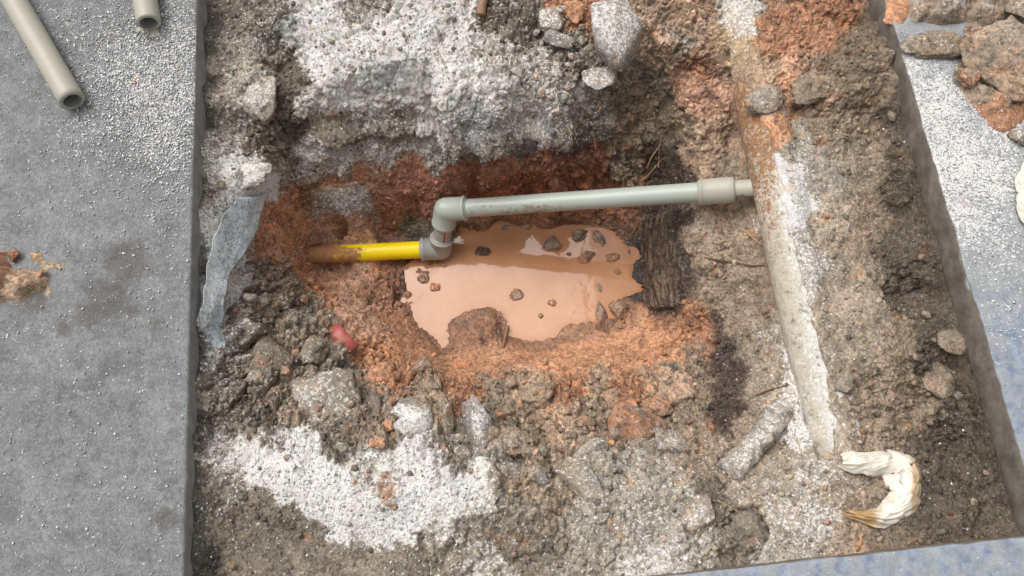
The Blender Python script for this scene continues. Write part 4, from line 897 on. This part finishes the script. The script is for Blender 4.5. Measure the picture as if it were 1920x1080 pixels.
# ------------------------------------------------------------------ concrete bar
def bar(name, label, cat, a, b_, ra, rb, key, cov_, seed, lift):
    pa, pb = ground_hit(*a), ground_hit(*b_); n = 60
    pa = pa + Vector((0, 0, lift)); pb = pb + Vector((0, 0, lift * .5))
    path = [pa.lerp(pb, t) for t in np.linspace(0, 1, n)]; rad = [ra + (rb - ra) * t for t in np.linspace(0, 1, n)]
    rad[0] *= .8; rad[-1] *= .7
    v, f = sweep(path, rad, 48, True)
    ax_ = np.array(pb - pa); ax_ /= np.linalg.norm(ax_); rel = v - np.array(pa); rad_ = rel - (rel @ ax_)[:, None] * ax_
    rn = rad_ / (np.linalg.norm(rad_, axis=1, keepdims=True) + 1e-6)
    v = v + rn * (.009 * fbm(v, 38, 3, seed) + .003 * fbm(v, 160, 3, seed + 1) + .002 * (lumps(v, 130, seed + 3) - .5))[:, None]
    v[:, 2] += .002 * fbm(v, 30, 2, seed + 8)
    up = np.clip(rn[:, 2], 0, 1)
    base = np.tile(np.array(PAL[key]), (len(v), 1)) * (1 + .2 * fbm(v, 60, 3, seed))[:, None]
    o = mesh_np(name, v, f, M_ROCK, attrs=dict(base=base, cov=cov_ * (.35 + .65 * up), wet=0 * up), loc=tuple(np.array((pa + pb) / 2)))
    tag(o, label, cat)
bar('mortar_bar', 'broken grey mortar bar leaning beside the old pipe', 'mortar bar', (1468, 764), (1364, 890), .0185, .0140, 'G', .38, 401, .003)

# ------------------------------------------------------------------ rotten timber in the right bank
def timber():
    lo = [unproject(x, y, z) for x, y, z in ((1200, 392, -.300), (1196, 440, -.322), (1196, 500, -.326), (1204, 556, -.322), (1216, 590, -.305))]
    hi = [unproject(x, y, z) for x, y, z in ((1282, 372, -.190), (1286, 430, -.184), (1288, 490, -.186), (1292, 545, -.196), (1290, 585, -.215))]
    n, m_ = 120, 70; t = np.linspace(0, 4, n); i_ = np.arange(5)
    A_ = np.stack([np.interp(t, i_, [p[k] for p in lo]) for k in range(3)], -1); B_ = np.stack([np.interp(t, i_, [p[k] for p in hi]) for k in range(3)], -1)
    u = np.linspace(0, 1, m_)[None, :, None]; P = A_[:, None] * (1 - u) + B_[:, None] * u
    nrm = grid_normals(P); nrm = nrm * np.sign((nrm * np.array([-1, 0, .6])).sum(-1, keepdims=True))
    Q = np.stack([u[..., 0] * .14 + 0 * P[..., 0], P[..., 1] * .12, 0 * P[..., 0]], -1)
    fib = fbm(Q, 150, 3, 501, .6) + .5 * vnoise(Q, 480, 505)
    edge = np.minimum(np.minimum(u[..., 0], 1 - u[..., 0]) * 9, np.minimum(np.linspace(0, 1, n), 1 - np.linspace(0, 1, n))[:, None] * 9) + .5 * fbm(P, 60, 3, 511)
    P = P + nrm * (.004 + .0026 * fib + .008 * fbm(P, 32, 4, 508) + .0025 * fbm(P, 160, 3, 509) - .026 * (1 - sstep(0, 1.0, edge)))[..., None]
    back = P - nrm * .02
    v = np.concatenate([P.reshape(-1, 3), back.reshape(-1, 3)]); g = grid_faces(n, m_); o_ = n * m_
    idx = np.arange(o_).reshape(n, m_); ring = np.concatenate([idx[0], idx[1:, -1], idx[-1, -2::-1], idx[-2:0:-1, 0]])
    sf = np.stack([ring, np.roll(ring, -1), np.roll(ring, -1) + o_, ring + o_], -1)
    kk = np.clip(sstep(-.4, .6, fib) + .5 * fbm(P, 70, 3, 515), 0, 1)[..., None]; base = np.array([.045, .028, .02]) * (1 - kk) + np.array([.17, .112, .076]) * kk
    o = mesh_np('rotten_timber', v, np.concatenate([g, (g + o_)[:, ::-1], sf[:, ::-1]]), M_ROCK, attrs=dict(base=np.tile(base.reshape(-1, 3), (2, 1)), cov=np.full(2 * o_, .05), wet=np.full(2 * o_, .3)), loc=tuple(P.reshape(-1, 3).mean(0)))
    tag(o, 'dark fibrous rotten timber forming the bank beside the puddle', 'timber')
timber()

# ------------------------------------------------------------------ cloth, sheet and scraps
def cloth_material(name, c, cs, trans=0.):
    m, nt, bs = new_mat(name); b = NB(nt)
    pos = b.n('ShaderNodeNewGeometry').outputs['Position']; st = b.attr('stain', 'Fac')
    n = b.noise(pos, 60, 5, .65)
    cc = b.mix(b.rng(n, .35, .65), c, tuple(x * .93 for x in c))
    cc = b.mix(b.rng(b.math('SUBTRACT', st, b.noise(pos, 85, 5, .7)), -.15, .3), cc, cs)
    b.put(bs.inputs['Base Color'], cc); bs.inputs['Roughness'].default_value = .55; bs.inputs['Specular IOR Level'].default_value = .35
    bs.inputs['Subsurface Weight'].default_value = trans; bs.inputs['Subsurface Radius'].default_value = (.004, .003, .002)
    b.put(bs.inputs['Normal'], b.bump(b.noise(pos, 160, 4), .25, .002))
    return m
def crumple(name, label, cat, spine, seed, mat, height, stain_fn, zfn=None, fold=.004):
    """thin sheet pleated along a spine of (px, py, half width px)"""
    sp = np.array(spine, float); nu, nv = 130, 60; t = np.linspace(0, len(sp) - 1, nu); i = np.arange(len(sp))
    def smooth(a):
        r = np.interp(t, i, a); k = np.ones(11) / 11; return np.convolve(np.pad(r, 5, 'edge'), k, 'valid')
    X_, Y_, Wd = smooth(sp[:, 0]), smooth(sp[:, 1]), smooth(sp[:, 2])
    base = np.array([tuple(ground_hit(a, b_)) if zfn is None else tuple(V(a, b_, zfn)) for a, b_ in zip(X_, Y_)])
    if zfn is None: base[:, 2] = np.convolve(np.pad(base[:, 2], 12, 'edge'), np.ones(25) / 25, 'valid')
    tan = np.gradient(base, axis=0); tan[:, 2] = 0; tan /= np.linalg.norm(tan, axis=1, keepdims=True)
    sd_ = np.stack([tan[:, 1], -tan[:, 0], 0 * tan[:, 0]], -1)
    pix = (H - base[:, 2]) * 1.05 / F; v_ = np.linspace(-1, 1, nv)[None]; s_ = np.arange(nu)[:, None] / nu
    ragged = 1 + .16 * vnoise(np.stack([s_ * 9 + 0 * v_, np.sign(v_) * 3 + 0 * s_, 0 * s_ + 0 * v_], -1), 1, seed + 8) + .08 * vnoise(np.stack([s_ * 30 + 0 * v_, np.sign(v_) * 3 + 0 * s_, 0 * s_ + 0 * v_], -1), 1, seed + 7)
    P = base[:, None] + sd_[:, None] * ((Wd * pix)[:, None] * v_ * ragged)[..., None]
    Q = np.stack([s_ * 3.0 + 0 * v_, v_ * .62 + .5 * np.sin(7 * s_ + seed), 0 * v_ + 0 * s_ + seed], -1)
    rid = lambda sc, k: 1 - 2 * np.abs(vnoise(Q + .25 * np.stack([fbm(Q, 1.5, 2, k + 1)] * 3, -1), sc, k))
    z = height * (1 - np.abs(v_) ** 2.2) * (.55 + .45 * np.sin(s_ * np.pi)) + fold * (1.1 * rid(1.6, seed) + .7 * rid(3.4, seed + 2) + .4 * rid(7.5, seed + 4)) * (1 - .5 * np.abs(v_) ** 3)
    z = z + .006 * np.clip(np.abs(v_) - .7, 0, 1) * (1 + 2 * vnoise(Q, 4, seed + 6))
    P[..., 2] += np.maximum(z, 0) + .0015
    P[..., 0] += .003 * fbm(Q, 3, 3, seed + 11); P[..., 1] += .003 * fbm(Q, 3, 3, seed + 12)
    low = P - [0, 0, .0012]; o_ = nu * nv; v = np.concatenate([P.reshape(-1, 3), low.reshape(-1, 3)]); g = grid_faces(nu, nv)
    idx = np.arange(o_).reshape(nu, nv); ring = np.concatenate([idx[0], idx[1:, -1], idx[-1, -2::-1], idx[-2:0:-1, 0]])
    sf = np.stack([ring, np.roll(ring, -1), np.roll(ring, -1) + o_, ring + o_], -1)
    px, py = project(v)
    o = mesh_np(name, v, np.concatenate([g, (g + o_)[:, ::-1], sf[:, ::-1]]), mat, attrs=dict(stain=stain_fn(px, py)), loc=tuple(base.mean(0)))
    tag(o, label, cat); return o
M_RAG = cloth_material('stained_white_plastic', (.74, .69, .60), (.46, .29, .13), 0.)
crumple('plastic_scrap', 'crumpled white plastic scrap curled like a hook with ochre stains', 'plastic scrap',
        [(1570,864,14),(1592,868,21),(1625,870,22),(1655,870,24),(1682,880,32),(1694,908,32),(1690,932,26),(1676,957,22),(1650,971,18),(1620,972,12),(1597,966,8),(1580,958,6)], 5, M_RAG, .016,
        lambda x, y: .18 + .62 * (1 - sstep(1630, 1672, x)) * sstep(925, 950, y) + .5 * sstep(1700, 1715, x) + .25 * np.exp(-((y - 935) / 10) ** 2) * (x < 1680), None, .0036)
crumple('plastic_scrap', 'torn white plastic scrap on the right slab edge of the soil patch', 'plastic scrap',
        [(1925,285,8),(1928,310,14),(1922,340,20),(1926,370,24),(1924,400,22),(1935,430,14),(1945,445,6)], 9, M_RAG, .014, lambda x, y: .12 + 0 * x, .001, .003)
M_SHEET = soil_material('pale_blue_sheet', (.70, .74, .77))
def draped_sheet():
    L = [(462,372),(436,392),(408,425),(398,470),(394,520),(388,570),(382,610),(384,650)]
    Rr = [(506,371),(504,405),(493,445),(476,488),(450,520),(440,545),(434,600),(424,655)]
    n, m_ = 90, 44; t = np.linspace(0, 7, n); i = np.arange(8)
    lx, ly = np.interp(t, i, [p[0] for p in L]), np.interp(t, i, [p[1] for p in L]); rx, ry = np.interp(t, i, [p[0] for p in Rr]), np.interp(t, i, [p[1] for p in Rr])
    P = np.zeros((n, m_, 3))
    for a in range(n):
        for q in range(m_):
            u = q / (m_ - 1); P[a, q] = ground_hit(lx[a] * (1 - u) + rx[a] * u, ly[a] * (1 - u) + ry[a] * u)
    k = np.ones(15) / 15
    for ax_ in (0, 1):
        for c_ in range(3):
            pad = lambda r: np.concatenate([2 * r[0] - r[7:0:-1], r, 2 * r[-1] - r[-2:-9:-1]])
            P[..., c_] = np.apply_along_axis(lambda r: np.convolve(pad(r), k, 'valid'), ax_, P[..., c_])
    u = np.linspace(0, 1, m_)[None]
    t_ = np.linspace(0, 1, n)[:, None]
    P[..., 2] += .028 + .008 * u ** 2 - .036 * (1 - sstep(.0, .14, u + .12 * fbm(P, 25, 3, 93))) - .03 * sstep(.80, 1.0, t_ + .06 * fbm(P, 40, 2, 94)) - .02 * (1 - sstep(0, .1, t_))
    P[..., 0] += .006 * fbm(P * [0, 1, 0], 24, 3, 95) * u + .005 * fbm(P, 22, 3, 88)
    low = P.copy(); low[..., 2] -= .0035
    v = np.concatenate([P.reshape(-1, 3), low.reshape(-1, 3)]); g = grid_faces(n, m_); o_ = n * m_
    idx = np.arange(n * m_).reshape(n, m_); ring = np.concatenate([idx[0], idx[1:, -1], idx[-1, -2::-1], idx[-2:0:-1, 0]])
    sidef = np.stack([ring, np.roll(ring, -1), np.roll(ring, -1) + o_, ring + o_], -1)
    cv = np.tile((.46 + .25 * fbm(P, 18, 3, 90)).ravel(), 2)
    base = np.tile(np.array([[.38, .48, .55]]), (len(v), 1)) * (1 + .2 * fbm(v, 40, 3, 91))[:, None]
    o = mesh_np('plastic_sheet', v, np.concatenate([g, (g + o_)[:, ::-1], sidef[:, ::-1]]), M_SHEET, attrs=dict(base=base, cov=cv, wet=0 * cv), loc=tuple(P.reshape(-1, 3).mean(0)))
    tag(o, 'dusty pale blue sheet hanging over the left rim of the hole', 'sheet')
draped_sheet()
M_TAG = plain_mat('faded_red_plastic', (.42, .10, .085), .45, .25, 120, dirt=(.44, .2, .1), dirt_scale=90, dirt_lo=.56, dirt_hi=.68)
def strip(name, label, cat, pts, hw, mat, lift):
    P = [ground_hit(*p) for p in pts]; z = max(p.z for p in P) ; n = len(pts); vv = []
    for i, p in enumerate(P):
        q = Vector((p.x, p.y, p.z + lift)); t = (P[min(i + 1, n - 1)] - P[max(i - 1, 0)]); t.z = 0; t.normalize(); s_ = Vector((t.y, -t.x, 0))
        for k in (-1, -.33, .33, 1): vv.append(q + s_ * (hw * k) + Vector((0, 0, .0014 * (1 - k * k))))
    a = np.array([tuple(q) for q in vv]); lo = a - [0, 0, .0022]; m_ = len(a); g = grid_faces(n, 4)
    idx = np.arange(m_).reshape(n, 4); ring = np.concatenate([idx[0], idx[1:, -1], idx[-1, -2::-1], idx[-2:0:-1, 0]])
    sf = np.stack([ring, np.roll(ring, -1), np.roll(ring, -1) + m_, ring + m_], -1)
    tag(mesh_np(name, np.concatenate([a, lo]), np.concatenate([g, (g + m_)[:, ::-1], sf[:, ::-1]]), mat, smooth=False, loc=tuple(a.mean(0))), label, cat)
strip('plastic_tag', 'faded red plastic strip stuck in the clay slope', 'plastic strip', [(626, 618), (638, 630), (650, 644), (664, 660)], .0115, M_TAG, .010)

# ------------------------------------------------------------------ roots, straws and sticks
M_ROOT = plain_mat('pale_root', (.46, .31, .15), .7, .3, 200); M_DROOT = plain_mat('dark_root', (.14, .075, .045), .7, .3, 200); M_STICK = plain_mat('wet_stick', (.26, .15, .09), .6, .3, 150); M_RROOT = plain_mat('red_root', (.36, .15, .07), .7, .3, 200)
def root(name, label, cat, pts, r, mat, seed=0, lift=.003):
    P = [ground_hit(p[0], p[1]) + Vector((0, 0, lift + (p[2] if len(p) > 2 else 0))) for p in pts]
    n = 26; out = []
    for t in np.linspace(0, len(P) - 1.0001, n):
        i = int(t); out.append(P[i].lerp(P[i + 1], t - i))
    a = np.array([tuple(q) for q in out])
    for _ in range(2): a[1:-1] = (a[:-2] + 2 * a[1:-1] + a[2:]) / 4
    a += .0012 * np.stack([vnoise(a, 60, seed + k) for k in range(3)], -1)
    v, f = sweep([tuple(q) for q in a], [r * (1 - .55 * k / n) for k in range(n)], 8, True)
    tag(mesh_np(name, v, f, mat, loc=tuple(a[0])), label, cat)
root('twig', 'dark twig lying across the soil beside the old pipe', 'twig', [(1296,481),(1330,487),(1370,492),(1410,500),(1432,498)], .0018, M_DROOT, 1)
root('straw', 'orange straw leaning on the old pipe below the stub', 'straw', [(1386,428,.0),(1405,447,.006),(1428,470,.016)], .0012, M_ROOT, 2)
root('root', 'thick pale root curling above the coupling end of the dark bank', 'root', [(1212,318),(1222,295),(1236,275),(1240,255)], .0016, M_ROOT, 3)
root('root', 'thin pale root crossing the curled root', 'root', [(1204,340),(1230,312),(1246,296)], .0011, M_ROOT, 4)
root('root', 'short upright pale root beside the curled root', 'root', [(1234,316),(1235,280)], .0010, M_ROOT, 5)
root('root', 'fine pale root hanging from the crust over the clay wall', 'root', [(1066,242),(1070,258),(1074,272)], .0009, M_ROOT, 6)
root('root', 'longer fine pale root hanging right of the first one on the crust', 'root', [(1111,244),(1114,262),(1116,278)], .0010, M_ROOT, 7)
root('straw', 'yellow straw on the grey soil near the black clod', 'straw', [(1346,938),(1368,950),(1392,966)], .0011, M_ROOT, 8)
root('root', 'red root at the top of the dark bank under the long pipe', 'root', [(1185,440),(1196,418),(1214,395)], .0013, M_RROOT, 9)
root('root', 'red root on the face of the dark bank', 'root', [(1221,418),(1226,448)], .0013, M_RROOT, 10)
root('root', 'bunch strand of orange root fibre at the near right end of the puddle', 'root', [(1288,606),(1276,628),(1254,650),(1236,660)], .0011, M_RROOT, 11)
root('root', 'second strand of orange root fibre crossing the near bank', 'root', [(1282,622),(1262,640),(1226,654),(1200,652)], .0009, M_RROOT, 12)
root('root', 'dark root above the mortar bar', 'root', [(1416,742),(1446,730),(1478,722)], .0016, M_DROOT, 13)
root('stick', 'short wet stick standing at the near shore of the puddle', 'stick', [(952,613,.006),(947,634,.004),(943,652,.002)], .0034, M_STICK, 14)
root('stick', 'broken wooden stick at the far edge of the crust', 'stick', [(902,36,.006),(908,12,.01),(918,-20,.012)], .0085, M_STICK, 15)
root('straw', 'pale straw beside the near end of the old pipe', 'straw', [(1494,822),(1500,845),(1510,862)], .0009, M_ROOT, 16)
root('root', 'dark root lying on the dark soil below the blocky brown stone', 'root', [(462,716),(485,720),(512,716)], .0012, M_DROOT, 17)

# ------------------------------------------------------------------ crumbs and grit: far too many to count
def pellets(name, label, P, rad, base, seed, sub1=False, cov_=None):
    r = np.random.default_rng(seed); n = len(P)
    if sub1: v0, f0 = ico(1)
    else:
        v0 = np.array([(1,0,0),(-1,0,0),(0,1,0),(0,-1,0),(0,0,1),(0,0,-1)], float); f0 = np.array([(0,2,4),(2,1,4),(1,3,4),(3,0,4),(2,0,5),(1,2,5),(3,1,5),(0,3,5)])
    k = len(v0); v = v0[None] * (1 + .35 * r.uniform(-1, 1, (n, k, 1))) * r.uniform(.65, 1.15, (n, 1, 3)); v[..., 2] *= .8
    ang = r.uniform(0, 6.28, n); tl = r.uniform(-.7, .7, n); c_, s_ = np.cos(ang)[:, None], np.sin(ang)[:, None]
    x = v[..., 0] * c_ - v[..., 1] * s_; y = v[..., 0] * s_ + v[..., 1] * c_; z = v[..., 2] + x * np.sin(tl)[:, None] * .5
    v = np.stack([x, y, z], -1) * rad[:, None, None] + P[:, None]
    f = (f0[None] + (np.arange(n) * k)[:, None, None]).reshape(-1, 3)
    o = mesh_np(name, v.reshape(-1, 3), f, M_ROCK, smooth=sub1, attrs=dict(base=np.repeat(base, k, 0), cov=np.zeros(n * k), wet=np.zeros(n * k)))
    tag(o, label, 'grit' if not sub1 else 'soil crumbs', kind='stuff'); return o
flatP = TP.reshape(-1, 3); fc = cov.ravel(); fa = amp.ravel(); fw = wetv.ravel()
ok = ((Xn > LX + .002) & (Xn < RX - .002) & (Yf > BY + .002) & (Yf < .86)).ravel() & (flatP[:, 2] > WATER_Z + .003) & ~((np.abs(dop) < OP_R + .002) & (dop < 0.0) & (Yf > OP_Y0)).ravel()
pw_ = ok * (0.010 + np.clip(fc, 0, 1) ** 1.2); pw_ /= pw_.sum()
N1 = 26000; idx = rng.choice(len(flatP), N1, p=pw_)
rad = .0005 + .0016 * rng.random(N1) ** 3.5; g_ = rng.uniform(.40, .80, (N1, 1)); wbase = np.clip(g_ * (1 + rng.normal(0, .04, (N1, 3))) * [1, .985, .965], .1, .88)
pellets('white_grit', 'white stone grit strewn over the earth of the trench', flatP[idx] + [0, 0, .0004], rad, wbase, 1)
pa_ = ok * np.clip(fa - .3, 0, 1) ** 1.5 * (1 - .6 * fc); pa_ /= pa_.sum()
N2 = 9000; idx = rng.choice(len(flatP), N2, p=pa_)
rad = .0014 + .0042 * rng.random(N2) ** 3.2; cb = basec.reshape(-1, 3)[idx] * rng.uniform(.6, 1.5, (N2, 1)) * (1 + rng.normal(0, .06, (N2, 3)))
pellets('soil_crumbs', 'loose soil crumbs strewn over the earth of the trench', flatP[idx] + [0, 0, .0008], rad, np.clip(cb, .02, .8), 2, True)
def slab_grit(name, label, n, spots, seed, x0, x1, back):
    r = np.random.default_rng(seed); P = []
    for x, y, rad_, cnt in spots:
        P.append(np.stack([r.normal(x, rad_, cnt), r.normal(y, rad_, cnt)], -1))
    P.append(np.stack([r.uniform(x0, x1, back), r.uniform(-40, 1110, back)], -1)); P = np.concatenate(P)
    w_ = unproject(P[:, 0], P[:, 1], 0.)
    good = (w_[:, 0] < LX - .004) if x1 < 900 else ((w_[:, 0] > RX + .005) & (w_[:, 1] > BY))
    w_ = w_[good]; n = len(w_); rd = .0006 + .0016 * r.random(n) ** 2.5; w_[:, 2] = rd * .55
    g_ = r.uniform(.55, .88, (n, 1)); b_ = np.clip(g_ * (1 + r.normal(0, .04, (n, 3))), .1, .88)
    pellets(name, label, w_, rd, b_, seed)
slab_grit('white_grit', 'white stone grit scattered on the grey concrete slab', 0, [(300,170,60,3200),(310,80,50,1800),(240,130,60,1500),(310,260,45,1500),(220,220,60,700),(180,90,60,400),(130,40,60,250),(340,330,40,350),(200,330,90,250),(340,400,40,200)], 21, -60, 372, 1500)
slab_grit('white_grit', 'white stone grit scattered on the right blue grey slab', 0, [(1760,200,50,700),(1800,320,60,900),(1850,420,60,500),(1870,600,60,200)], 22, 1650, 1960, 300)
